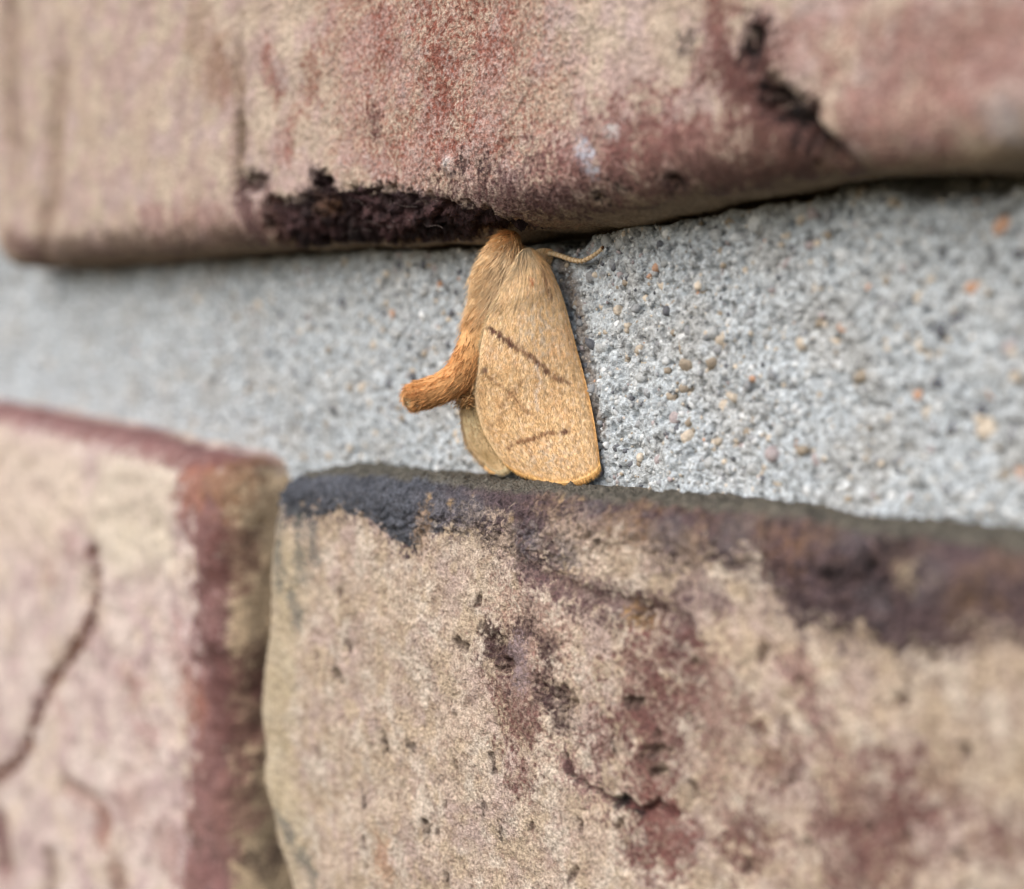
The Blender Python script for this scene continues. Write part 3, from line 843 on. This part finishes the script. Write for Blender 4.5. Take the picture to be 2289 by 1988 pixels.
FF = IF0[None] + (np.arange(len(rest)) * 12)[:, None, None]
gc = np.array([c for c, _ in GCOL])[gk[rest]] * rng.uniform(0.75, 1.25, (len(rest), 1))
sg = link('fine_sand', make_mesh('fine_sand', VV.reshape(-1, 3), FF.reshape(-1, 3), M_SAND, {'col_a': np.repeat(gc, 12, 0)}), mo)
sg['kind'] = 'stuff'

# ------------------------------------------------------------------ moth
moth = thing('moth', 'furry golden tan moth with dark wing bands clinging to the mortar, abdomen raised', 'moth')

def mp(X, Y, h):
    """point under a pixel of the moth detail (880..1400 x 480..1120 enlarged 2.8 times), h mm off the wall"""
    return at(880 + X / 2.8, 480 + Y / 2.8, h)

def tame(c, top=0.9):
    c = np.maximum(c, 0.01)
    return c / np.maximum(c.max(-1, keepdims=True) / top, 1.0)

def strands(name, roots, dirs, nrm, length, width, cols, mat, parent, curl=0.3, seg=3, tipcol=None, flat=1.0):
    """tapered three-sided hairs as one mesh"""
    n = len(roots)
    dirs = dirs / np.linalg.norm(dirs, axis=1, keepdims=True)
    side = np.cross(dirs, nrm)
    side /= np.maximum(np.linalg.norm(side, axis=1, keepdims=True), 1e-9)
    upn = np.cross(side, dirs)
    ts = np.linspace(0, 1, seg + 1)
    V = np.zeros((n, seg + 1, 3, 3))
    bend = rng.normal(size=(n, 1)) * curl * 0.5
    for j, t in enumerate(ts):
        c = roots + dirs * (length[:, None] * t) - upn * (curl * length[:, None] * t * t * 0.5) + side * (bend * length[:, None] * t * t)
        wv = width[:, None] * (1.0 - 0.8 * t ** 1.5)
        for k in range(3):
            a = 2 * math.pi * k / 3 + math.pi / 2
            V[:, j, k] = c + side * (math.cos(a) * wv) + upn * (math.sin(a) * wv * flat)
    base = (np.arange(n) * (seg + 1) * 3)[:, None]
    F = []
    for j in range(seg):
        for k in range(3):
            a, b = j * 3 + k, j * 3 + (k + 1) % 3
            F.append(base + np.array([[a, b, b + 3, a + 3]]))
    F = np.concatenate(F, 0)
    C = np.repeat(cols[:, None, :], (seg + 1) * 3, 1)
    if tipcol is not None:
        g = np.repeat(ts, 3)[None, :, None]
        C = C * (1 - g * 0.6) + tipcol[:, None, :] * g * 0.6
    o = link(name, make_mesh(name, V.reshape(-1, 3), F, mat, {'col_a': tame(C.reshape(-1, 3))}), parent)
    o['kind'] = 'stuff'
    return o

# --- body: head, thorax and raised abdomen in one sweep
BODY = [((760, 135), 1.5, 0.34), ((735, 165), 1.8, 0.62), ((705, 235), 2.2, 0.88), ((672, 320), 2.5, 1.08), ((650, 400), 2.7, 1.08), ((630, 500), 2.9, 1.02), ((592, 640), 3.2, 1.02), ((552, 770), 3.5, 1.06),
        ((500, 890), 3.8, 1.00), ((420, 1000), 4.3, 0.82), ((320, 1075), 4.9, 0.76), ((220, 1115), 5.5, 0.74), ((140, 1138), 6.0, 0.66), ((130, 1146), 6.1, 0.56), ((118, 1149), 6.17, 0.34)]
NB, NR = 150, 48
ctrl = np.array([np.append(mp(*q, h), r_) for q, h, r_ in BODY])
sp = cat(ctrl, NB)
bc, br = sp[:, :3], np.maximum(sp[:, 3], 0.05)
tan_ = np.gradient(bc, axis=0); tan_ /= np.linalg.norm(tan_, axis=1, keepdims=True)
outw = np.array([0, -1.0, 0])
b1 = np.cross(tan_, np.tile(np.array([1.0, 0.35, 0.0]), (NB, 1))); b1 /= np.linalg.norm(b1, axis=1, keepdims=True)
b2 = np.cross(tan_, b1)
ang = np.linspace(0, 2 * np.pi, NR, endpoint=False)
ring = np.cos(ang)[None, :, None] * b1[:, None] + np.sin(ang)[None, :, None] * b2[:, None]
BV = bc[:, None] + ring * br[:, None, None]

STRAW, GOLD, ORANGE, RUST, CREAMF = np.array((0.97, 0.735, 0.46)), np.array((0.84, 0.52, 0.24)), np.array((0.72, 0.375, 0.15)), np.array((0.22, 0.09, 0.03)), np.array((0.66, 0.54, 0.33))

def body_col(u):
    """colour along the body, u 0 at the head, 1 at the tail tip"""
    u = np.atleast_1d(u)
    k = np.array([0, 0.06, 0.10, 0.15, 0.38, 0.47, 0.57, 0.7, 0.85, 0.95, 1.0])
    c = np.array([ORANGE * 0.8, ORANGE, GOLD, STRAW, STRAW, GOLD, ORANGE * 1.05, ORANGE, ORANGE, GOLD, CREAMF])
    return np.stack([np.interp(u, k, c[:, i]) for i in range(3)], -1)

uu = np.repeat(np.linspace(0, 1, NB), NR)
F = []
idx = np.arange(NB * NR).reshape(NB, NR)
F = np.stack([idx[:-1], np.roll(idx, -1, 1)[:-1], np.roll(idx, -1, 1)[1:], idx[1:]], -1).reshape(-1, 4)
caps = [[idx[0, 0], idx[0, k], idx[0, k + 1], idx[0, k + 1]] for k in range(1, NR - 1)]
body = link('body', make_mesh('body', BV.reshape(-1, 3), F, M_BODY, {'col_a': body_col(uu) * 0.8}), moth)

def body_fur(n, u0, u1, lrange, lift, wid, name, seedcol, dark=0.0, dirbias=None):
    u = rng.uniform(u0, u1, n)
    a = rng.uniform(0, 2 * np.pi, n)
    fi = u * (NB - 1)
    i = np.clip(fi.astype(int), 0, NB - 2)
    f = (fi - i)[:, None]
    c = bc[i] * (1 - f) + bc[i + 1] * f
    r_ = (br[i] * (1 - f[:, 0]) + br[i + 1] * f[:, 0])[:, None]
    nr = np.cos(a)[:, None] * b1[i] + np.sin(a)[:, None] * b2[i]
    root = c + nr * r_ * 0.96
    d = tan_[i] + nr * (lift + 0.12 * rng.normal(size=(n, 1))) + 0.13 * rng.normal(size=(n, 3))
    if dirbias is not None:
        d = d + dirbias
        d = d - (d * nr).sum(1, keepdims=True) * nr + nr * (lift + 0.2 * np.abs(rng.normal(size=(n, 1))))
    lock = fbm(a * 5.0, u * 22.0, 1.0, 2, 77)[:, None]
    col = seedcol(u, a) * rng.uniform(0.80, 1.25, (n, 1)) * (1 + 0.28 * np.clip(lock, -0.8, 0.6))
    if dark:
        dk = rng.random(n) < dark
        col[dk] = RUST * rng.uniform(0.6, 1.3, (dk.sum(), 1))
    if name == 'abdomen_fur':                             # smoky hairs along the outer side
        sm = (rng.random(n) < 0.16) & (u > 0.42) & (u < 0.62) & ((nr @ np.array([-0.6, -0.75, 0.25])) > 0.2)
        col[sm] = np.array((0.16, 0.075, 0.04)) * rng.uniform(0.6, 1.4, (sm.sum(), 1))
    return strands(name, root, d, nr, rng.uniform(*lrange, n), rng.uniform(*wid, n), col, M_HAIR, body, curl=0.3, tipcol=col * 1.25)

sweep = (mp(500, 460, 2.4) - mp(800, 230, 2.4)); sweep /= np.linalg.norm(sweep)
body_fur(6600, 0.09, 0.44, (0.6, 1.3), 0.26, (0.017, 0.032), 'thorax_fur', lambda u, a: body_col(u), 0.015, sweep * 0.9)
body_fur(4200, 0.36, 0.94, (0.28, 0.62), 0.13, (0.014, 0.028), 'abdomen_fur', lambda u, a: body_col(u), 0.05)
body_fur(500, 0.90, 0.985, (0.2, 0.42), 0.05, (0.014, 0.026), 'tail_tuft', lambda u, a: np.where((rng.random((len(u), 1)) < 0.55), CREAMF * 1.1, GOLD), 0.0)
body_fur(1500, 0.01, 0.15, (0.4, 0.9), 0.5, (0.016, 0.03), 'head_tuft', lambda u, a: body_col(u) * 0.95, 0.08, sweep * 0.2)

# --- wings
def coons(C, D, B, O, nu, nv):
    """surface between curves costa C and dorsum D (run base->margin), base B and outer margin O (run costa->dorsum)"""
    u = np.linspace(0, 1, nu)[:, None, None]
    v = np.linspace(0, 1, nv)[None, :, None]
    C, D, B, O = C[:, None], D[:, None], B[None], O[None]
    return (1 - v) * C + v * D + (1 - u) * B + u * O - ((1 - u) * (1 - v) * C[0, 0] + (1 - u) * v * D[0, 0] + u * (1 - v) * C[-1, 0] + u * v * D[-1, 0])

NU, NV = 170, 110
costa = cat([mp(880, 215, 1.3), mp(935, 268, 1.0), mp(1000, 370, 0.75), mp(1060, 520, 0.6), mp(1110, 700, 0.5), mp(1152, 860, 0.45), mp(1190, 1000, 0.4), mp(1222, 1130, 0.4), mp(1252, 1280, 0.4), mp(1275, 1430, 0.4), mp(1290, 1560, 0.4)], NU)
dors = cat([mp(790, 240, 2.5), mp(730, 380, 3.1), mp(658, 520, 3.75), mp(588, 650, 4.05), mp(546, 800, 4.25), mp(528, 950, 4.2), mp(510, 1080, 4.0), mp(515, 1200, 3.75), mp(555, 1340, 3.4), mp(620, 1460, 3.0), mp(690, 1560, 2.6)], NU)
base_ = cat([costa[0], mp(850, 205, 1.75), mp(815, 215, 2.2), dors[0]], NV)
outer = cat([costa[-1], mp(1262, 1610, 0.5), mp(1180, 1655, 0.8), mp(1080, 1675, 1.15), mp(950, 1664, 1.6), mp(810, 1622, 2.15), dors[-1]], NV)

def wing_surface(C, D, B, O, sgn, camber=0.55):
    P = coons(C, D, B, O, NU, NV)
    du, dv = np.gradient(P, axis=0), np.gradient(P, axis=1)
    n = np.cross(du, dv); n /= np.maximum(np.linalg.norm(n, axis=-1, keepdims=True), 1e-9)
    if (n[..., 1].mean() > 0): n = -n
    u = np.linspace(0, 1, NU)[:, None]; v = np.linspace(0, 1, NV)[None, :]
    b = camber * (np.sin(np.pi * v) ** 0.9) * sstep(0, 0.25, u) * (0.35 + 0.65 * (1 - u ** 3))
    vein = 0.0
    for k in range(9):                                   # faint veins fanning to the margin
        vc = 0.08 + 0.105 * k
        vein = vein + 0.018 * np.exp(-((v - (0.35 + (vc - 0.35) * u ** 0.7)) / 0.016) ** 2) * sstep(0.25, 0.5, u)
    return P + n * (b + vein)[..., None], n

def proj_m(P):
    """back to pixels of the moth detail"""
    q = P - CAM
    zc = q @ fwd
    return (PW / 2 + FPX * (q @ rgt) / zc - 880) * 2.8, (PH / 2 - FPX * (q @ upv) / zc - 480) * 2.8

WP, WNm = wing_surface(costa, dors, base_, outer, 1)
PXm, PYm = proj_m(WP.reshape(-1, 3))
# markings are stored on the wing's own grid (u, v)
Ug, Vg = np.meshgrid(np.linspace(0, 1, NU), np.linspace(0, 1, NV), indexing='ij')

def wing_paint(u, v, X, Y):
    """wing colours from wing coordinates u, v (and the same place on the detail sheet X, Y)"""
    ux_, vx_ = u * 13.0, v * 5.5
    c = np.tile(np.array((0.515, 0.345, 0.155)), (len(u), 1))
    def lay(m, col):
        nonlocal c
        m = np.clip(m, 0, 1)[:, None]
        c = c * (1 - m) + np.array(col) * m
    streak = fbm(vx_ * 2.6, ux_ * 0.35, 1.0, 3, 901)
    fine = fbm(vx_, ux_, 3.4, 2, 902)
    big_ = fbm(vx_, ux_, 0.6, 3, 903)
    lay(sstep(0.0, 0.7, streak) * 0.5, (0.60, 0.445, 0.23))
    lay(sstep(0.0, 0.7, -streak) * 0.4, (0.42, 0.25, 0.10))
    lay(sstep(0.05, 0.7, big_) * 0.4, (0.55, 0.33, 0.15))
    lay(sstep(0.5, 0.0, u) * sstep(0.25, 0.7, v) * 0.45, (0.60, 0.47, 0.24))
    # grey dusting
    gre = np.exp(-(((X - 900) / 140) ** 2 + ((Y - 720) / 260) ** 2)) + 0.9 * np.exp(-(((X - 960) / 200) ** 2 + ((Y - 1510) / 100) ** 2)) + 0.5 * np.exp(-(((X - 620) / 80) ** 2 + ((Y - 830) / 90) ** 2))
    lay(gre * sstep(-0.1, 0.5, fine + 0.3 * streak) * 0.7, (0.33, 0.29, 0.21))
    lay(sstep(0.25, 0.6, fbm(vx_, ux_, 4.5, 1, 904)) * 0.5, (0.23, 0.14, 0.07))
    lay(sstep(0.3, 0.7, fbm(vx_, ux_, 4.0, 1, 905)) * 0.45, (0.68, 0.52, 0.31))
    rag = fbm(X, Y, 0.035, 3, 906)
    def band(pts, wdt, col, k, soft=10):
        lay(k ** 0.6 * sstep(wdt * 1.2 + soft * 1.3, wdt * 1.2 - soft, d_line(X, Y, np.array(pts, float)) + 16 * rag + 11 * fine), col)
    BR = (0.085, 0.04, 0.025)
    band([(515, 662), (560, 695), (640, 740), (760, 820), (860, 890), (960, 980)], 12, (0.17, 0.085, 0.04), 0.75, 14)
    band([(590, 700), (660, 758), (700, 785), (760, 820)], 10, BR, 0.9)
    band([(860, 890), (910, 930), (965, 982)], 8, BR, 0.75)
    band([(1000, 1015), (1060, 1038), (1085, 1050)], 11, (0.15, 0.07, 0.035), 0.7, 12)
    band([(505, 985), (570, 968)], 10, BR, 0.8)
    band([(530, 880), (525, 950)], 7, BR, 0.6)
    band([(590, 1010), (650, 1060), (720, 1110), (780, 1180), (880, 1270)], 6, (0.22, 0.11, 0.045), 0.6)
    band([(800, 1050), (740, 1120), (670, 1200)], 6, (0.22, 0.11, 0.045), 0.55)
    band([(720, 1460), (770, 1425), (880, 1400), (980, 1368), (1085, 1355)], 9, (0.17, 0.08, 0.035), 0.75, 12)
    band([(1030, 1360), (1080, 1358)], 7, BR, 0.7)
    band([(690, 1270), (600, 1330)], 4, (0.25, 0.14, 0.06), 0.45)
    band([(890, 950), (920, 1040), (885, 1120), (900, 1210)], 5, (0.66, 0.55, 0.38), 0.5)
    band([(865, 400), (860, 440)], 8, (0.32, 0.10, 0.03), 0.7)
    band([(925, 300), (950, 420), (985, 520)], 6, (0.15, 0.07, 0.03), 0.6)
    for k in range(9):                                   # veins
        vk = 0.35 + (0.08 + 0.105 * k - 0.35) * u ** 0.7
        lay(np.exp(-((v - vk) / 0.007) ** 2) * sstep(0.2, 0.5, u) * (0.24 + 0.16 * fine), (0.36, 0.235, 0.11))
    # paler inner edge, orange rim along costa and outer margin
    lay(sstep(0.93, 0.985, v) * sstep(0.2, 0.4, u) * 0.6, (0.66, 0.48, 0.24))
    lay(sstep(0.055, 0.015, v) * sstep(0.15, 0.6, u) * 0.7, (0.48, 0.24, 0.06))
    lay(sstep(0.965, 0.995, u) * 0.65, (0.50, 0.28, 0.075))
    return tame(c * np.array((1.66, 1.66, 1.92)), 0.9)

def solid_sheet(P, n, th, col):
    """close a grid into a thin solid"""
    a, b = P, P - n * th
    nu, nv = P.shape[:2]
    V = np.concatenate([a.reshape(-1, 3), b.reshape(-1, 3)])
    f = grid_faces(nu, nv)
    k = nu * nv
    i = np.arange(k).reshape(nu, nv)
    bd = np.concatenate([i[0, :], i[1:, -1], i[-1, -2::-1], i[-2:0:-1, 0]])
    e = np.stack([bd, np.roll(bd, -1), np.roll(bd, -1) + k, bd + k], -1)
    return V, np.concatenate([f, f[:, ::-1] + k, e]), np.concatenate([col, col])

wc = wing_paint(Ug.ravel(), Vg.ravel(), PXm, PYm)
V, F, C = solid_sheet(WP, WNm, 0.06, wc)
fw = link('forewing', make_mesh('forewing', V, F, M_WING, {'col_a': np.clip(C, 0.01, 0.9)}), moth)
fw['label'] = 'tan forewing crossed by a dark diagonal band'

def bilin(G, u, v):
    fu, fv = u * (NU - 1), v * (NV - 1)
    i, j = np.clip(fu.astype(int), 0, NU - 2), np.clip(fv.astype(int), 0, NV - 2)
    a, b = (fu - i)[:, None], (fv - j)[:, None]
    return (G[i, j] * (1 - a) + G[i + 1, j] * a) * (1 - b) + (G[i, j + 1] * (1 - a) + G[i + 1, j + 1] * a) * b

def wing_scales(P, Nn, colgrid, n, name, parent, u0=0.02):
    u, v = rng.uniform(u0, 0.985, n), rng.uniform(0.015, 0.985, n)
    r_ = bilin(P, u, v); nn = bilin(Nn, u, v)
    r2 = bilin(P, np.minimum(u + 0.02, 1), np.clip(v + 0.012 * rng.normal(size=n), 0, 1))
    d = (r2 - r_) + nn * 0.012 * rng.uniform(0.2, 1.6, (n, 1))
    c = bilin(colgrid, u, v) * rng.uniform(0.84, 1.14, (n, 1))
    ln = rng.uniform(0.10, 0.24, n) * np.interp(u, [0, 0.3, 1], [2.0, 1.15, 0.85])
    return strands(name, r_ + nn * 0.01, d, nn, ln, rng.uniform(0.011, 0.021, n), c, M_HAIR, parent, curl=0.15, seg=2, flat=0.3)

wing_scales(WP, WNm, wc.reshape(NU, NV, 3), 9500, 'wing_scales', fw)

def fringe(P, Nn, colr, n, name, parent, ln=(0.12, 0.3), which='outer'):
    v = rng.uniform(0, 1, n)
    if which == 'outer':
        u = np.ones(n); r_ = bilin(P, u, v); d = r_ - bilin(P, u - 0.03, v)
    else:
        u = v; r_ = bilin(P, u, np.ones(n)); d = r_ - bilin(P, np.maximum(u - 0.02, 0), np.full(n, 0.97))
    nn = bilin(Nn, u * 0.999, v if which == 'outer' else np.full(n, 0.999))
    d = d / np.linalg.norm(d, axis=1, keepdims=True) + 0.15 * rng.normal(size=(n, 3))
    c = np.array(colr) * rng.uniform(0.7, 1.3, (n, 1))
    return strands(name, r_ - nn * 0.03, d, nn, rng.uniform(*ln, n), rng.uniform(0.014, 0.026, n), c, M_HAIR, parent, curl=0.2, seg=2)

fringe(WP, WNm, (0.74, 0.46, 0.18), 1500, 'outer_fringe', fw, (0.10, 0.34))
fringe(WP, WNm, (0.86, 0.64, 0.36), 900, 'inner_fringe', fw, (0.12, 0.32), 'dors')

# long pale hair that runs from the shoulder on to the wing base
n = 2200
u, v = 0.24 * rng.random(n) ** 1.3, rng.uniform(0.05, 1.0, n)
r_ = bilin(WP, u, v); nn = bilin(WNm, u, v)
d = bilin(WP, u + 0.06, v) - r_
d = d / np.linalg.norm(d, axis=1, keepdims=True) + nn * rng.uniform(0.0, 0.11, (n, 1)) + 0.07 * rng.normal(size=(n, 3))
cl = np.where((v > 0.3)[:, None], STRAW, GOLD)
q_ = sstep(0.0, 0.22, u)[:, None] * 0.75 + 0.2
cl = (cl * (1 - q_) + bilin(wc.reshape(NU, NV, 3), u, v) * q_) * rng.uniform(0.86, 1.2, (n, 1))
strands('shoulder_fur', r_ - nn * 0.02, d, nn, rng.uniform(0.4, 1.0, n), rng.uniform(0.014, 0.024, n), cl, M_HAIR, fw, curl=0.25, tipcol=cl)

# thorax hair that lies over the inner corner of the wing
n = 520
u, v = 0.22 * rng.random(n), 1 - 0.16 * rng.random(n) ** 1.2
r_ = bilin(WP, u, v); nn = bilin(WNm, u, v)
d = (bilin(WP, u + 0.08, v) - r_)
d = d / np.linalg.norm(d, axis=1, keepdims=True) + sweep * rng.uniform(0.0, 0.5, (n, 1)) + nn * rng.uniform(0.02, 0.2, (n, 1)) + 0.1 * rng.normal(size=(n, 3))
cl = STRAW * rng.uniform(0.72, 1.12, (n, 1))
strands('collar_fur', r_ - nn * 0.02, d, nn, rng.uniform(0.5, 1.2, n), rng.uniform(0.016, 0.03, n), cl, M_HAIR, fw, curl=0.25)

# far forewing, the other slope of the roof, seen only as the ridge
def mirror(Q):
    """across the plane through the ridge, square to the wall"""
    x = np.interp(Q[..., 2], dors[::-1, 2], dors[::-1, 0]) - 0.12
    M = Q.copy()
    M[..., 0] = 2 * x - Q[..., 0]
    return M
WL = mirror(WP)
WL[..., 1] += 0.12
# the lifted abdomen pushes this wing's hind part down and out
un = np.linspace(0, 1, NU)[:, None]; vn = np.linspace(0, 1, NV)[None, :]
WL[..., 1] += 0.9 * sstep(0.15, 0.4, un) * vn + 0.8 * sstep(0.35, 0.1, un)
du, dv = np.gradient(WL, axis=0), np.gradient(WL, axis=1)
NL = np.cross(dv, du); NL /= np.maximum(np.linalg.norm(NL, axis=-1, keepdims=True), 1e-9)
if NL[..., 1].mean() > 0: NL = -NL
V, F, C = solid_sheet(WL, NL, 0.06, wc)
lw = link('forewing', make_mesh('forewing', V, F, M_WING, {'col_a': np.clip(C, 0.01, 0.9)}), moth)
lw['label'] = 'forewing on the far side of the roof'
wing_scales(WL, NL, wc.reshape(NU, NV, 3), 2500, 'wing_scales', lw)

# hindwing showing as a pale hairy edge below the abdomen
hin = cat([mp(560, 1060, 3.3), mp(560, 1200, 3.1), mp(600, 1340, 2.8), mp(660, 1460, 2.4), mp(720, 1560, 2.0)], NU)
hou = cat([mp(455, 1120, 3.6), mp(432, 1230, 3.4), mp(445, 1350, 3.1), mp(482, 1455, 2.7), mp(560, 1550, 2.3), ], NU)
hb = cat([hin[0], (hin[0] + hou[0]) / 2 + np.array([0, -0.15, 0]), hou[0]], NV)
ho = cat([hin[-1], mp(690, 1590, 2.0), mp(640, 1600, 2.1), hou[-1]], NV)
HP = coons(hin, hou, hb, ho, NU, NV)
du, dv = np.gradient(HP, axis=0), np.gradient(HP, axis=1)
HN = np.cross(du, dv); HN /= np.maximum(np.linalg.norm(HN, axis=-1, keepdims=True), 1e-9)
if HN[..., 1].mean() > 0: HN = -HN
hc = np.tile(np.array((0.97, 0.73, 0.43)), (NU * NV, 1))
m_ = np.clip(sstep(0.0, 0.5, fbm(Vg.ravel() * 9, Ug.ravel() * 2.5, 1.0, 3, 950)), 0, 1)[:, None] * 0.5
hc = hc * (1 - m_) + np.array((0.66, 0.46, 0.22)) * m_
m_ = (np.exp(-((Ug.ravel() - 0.8) / 0.16) ** 2 - ((Vg.ravel() - 0.6) / 0.3) ** 2) * 0.7)[:, None]
hc = hc * (1 - m_) + np.array((0.42, 0.26, 0.10)) * m_
V, F, C = solid_sheet(HP, HN, 0.05, hc)
hw = link('hindwing', make_mesh('hindwing', V, F, M_WING, {'col_a': np.clip(C, 0.01, 0.9)}), moth)
hw['label'] = 'pale hairy hindwing edge below the abdomen'
wing_scales(HP, HN, hc.reshape(NU, NV, 3), 900, 'wing_scales', hw, 0.0)
fringe(HP, HN, (0.80, 0.66, 0.42), 800, 'outer_fringe', hw, (0.15, 0.4))
fringe(HP, HN, (0.96, 0.74, 0.46), 1300, 'inner_fringe', hw, (0.25, 0.6), 'dors')

# woolly tuft where the abdomen leaves the wings
n = 700
c0 = mp(445, 1140, 4.0)
r_ = c0 + rng.normal(size=(n, 3)) * np.array([0.34, 0.24, 0.22])
d = rng.normal(size=(n, 3)) * 0.5 + (mp(380, 1190, 4.2) - mp(480, 1120, 4.0))
cl = np.where(rng.random((n, 1)) < 0.25, RUST, GOLD) * rng.uniform(0.7, 1.3, (n, 1))
strands('flank_tuft', r_, d, np.tile(outw, (n, 1)), rng.uniform(0.2, 0.45, n), rng.uniform(0.016, 0.03, n), cl, M_HAIR, body, curl=0.4)

# --- antenna
AN = cat([mp(770, 190, 1.7), mp(860, 225, 0.9), mp(930, 240, 0.55), mp(1000, 246, 0.5), mp(1060, 264, 0.5), mp(1120, 284, 0.45), mp(1180, 290, 0.45), mp(1240, 263, 0.5), mp(1290, 226, 0.55), mp(1314, 200, 0.6)], 120)
ar = np.interp(np.linspace(0, 1, 120), [0, 0.25, 0.6, 0.95, 1], [0.11, 0.13, 0.12, 0.085, 0.05]) * (1 + 0.16 * np.sign(np.sin(np.arange(120) * 1.3)))
ta = np.gradient(AN, axis=0); ta /= np.linalg.norm(ta, axis=1, keepdims=True)
a1 = np.cross(ta, outw); a1 /= np.linalg.norm(a1, axis=1, keepdims=True)
a2 = np.cross(ta, a1)
an8 = np.linspace(0, 2 * np.pi, 10, endpoint=False)
AVv = AN[:, None] + (np.cos(an8)[None, :, None] * a1[:, None] + np.sin(an8)[None, :, None] * a2[:, None]) * ar[:, None, None]
ia = np.arange(1200).reshape(120, 10)
FA = np.stack([ia[:-1], np.roll(ia, -1, 1)[:-1], np.roll(ia, -1, 1)[1:], ia[1:]], -1).reshape(-1, 4)
acol = np.repeat(np.where((np.arange(120) % 5 < 1)[:, None], GOLD * 0.45, STRAW * 0.58), 10, 0)
acol[-60:] = RUST * 0.4
ant = link('antenna', make_mesh('antenna', AVv.reshape(-1, 3), FA, M_BODY, {'col_a': acol}), moth)
n = 420
i = rng.integers(20, 114, n)
dd = ta[i] * 0.9 + a1[i] * rng.choice([-0.6, 0.6], (n, 1)) - outw * 0.0 + 0.25 * rng.normal(size=(n, 3))
strands('bristle', AN[i] + 0.0, dd, np.tile(outw, (n, 1)), rng.uniform(0.1, 0.2, n), rng.uniform(0.012, 0.02, n), STRAW * rng.uniform(0.5, 0.95, (n, 1)), M_HAIR, ant, curl=0.1, seg=2)

# ------------------------------------------------------------------ wisps of cobweb on the dark chip
web = thing('cobweb', 'fine pale cobweb threads caught on the dark crumbly chip of the upper brick', 'cobweb')
M_WEB = mat_grain('cobweb_silk', (0.17, 0.13, 0.115), 0.1)
WEBS = []
for _ in range(14):
    a_ = rng.uniform(800, 1060); b_ = rng.uniform(450, 525)
    st = rng.normal(size=2) * np.array([1.0, 0.5])
    WEBS.append([(a_ + k * 14 * st[0] + 4 * rng.normal(), b_ + k * 9 * st[1] + 4 * rng.normal()) for k in range(4)])
for q in WEBS:
    pts = cat([at(px, py, FRONT - 0.25 + 0.25 * rng.normal()) for px, py in q], 24)
    pts = pts + 0.012 * rng.normal(size=pts.shape)
    tg = np.gradient(pts, axis=0); tg /= np.linalg.norm(tg, axis=1, keepdims=True)
    e1 = np.cross(tg, outw); e1 /= np.linalg.norm(e1, axis=1, keepdims=True)
    e2 = np.cross(tg, e1)
    rr = rng.uniform(0.004, 0.009)
    a4 = np.linspace(0, 2 * np.pi, 5, endpoint=False)
    v5 = pts[:, None] + (np.cos(a4)[None, :, None] * e1[:, None] + np.sin(a4)[None, :, None] * e2[:, None]) * rr
    i5 = np.arange(120).reshape(24, 5)
    f5 = np.stack([i5[:-1], np.roll(i5, -1, 1)[:-1], np.roll(i5, -1, 1)[1:], i5[1:]], -1).reshape(-1, 4)
    link('thread', make_mesh('thread', v5.reshape(-1, 3), f5, M_WEB), web)
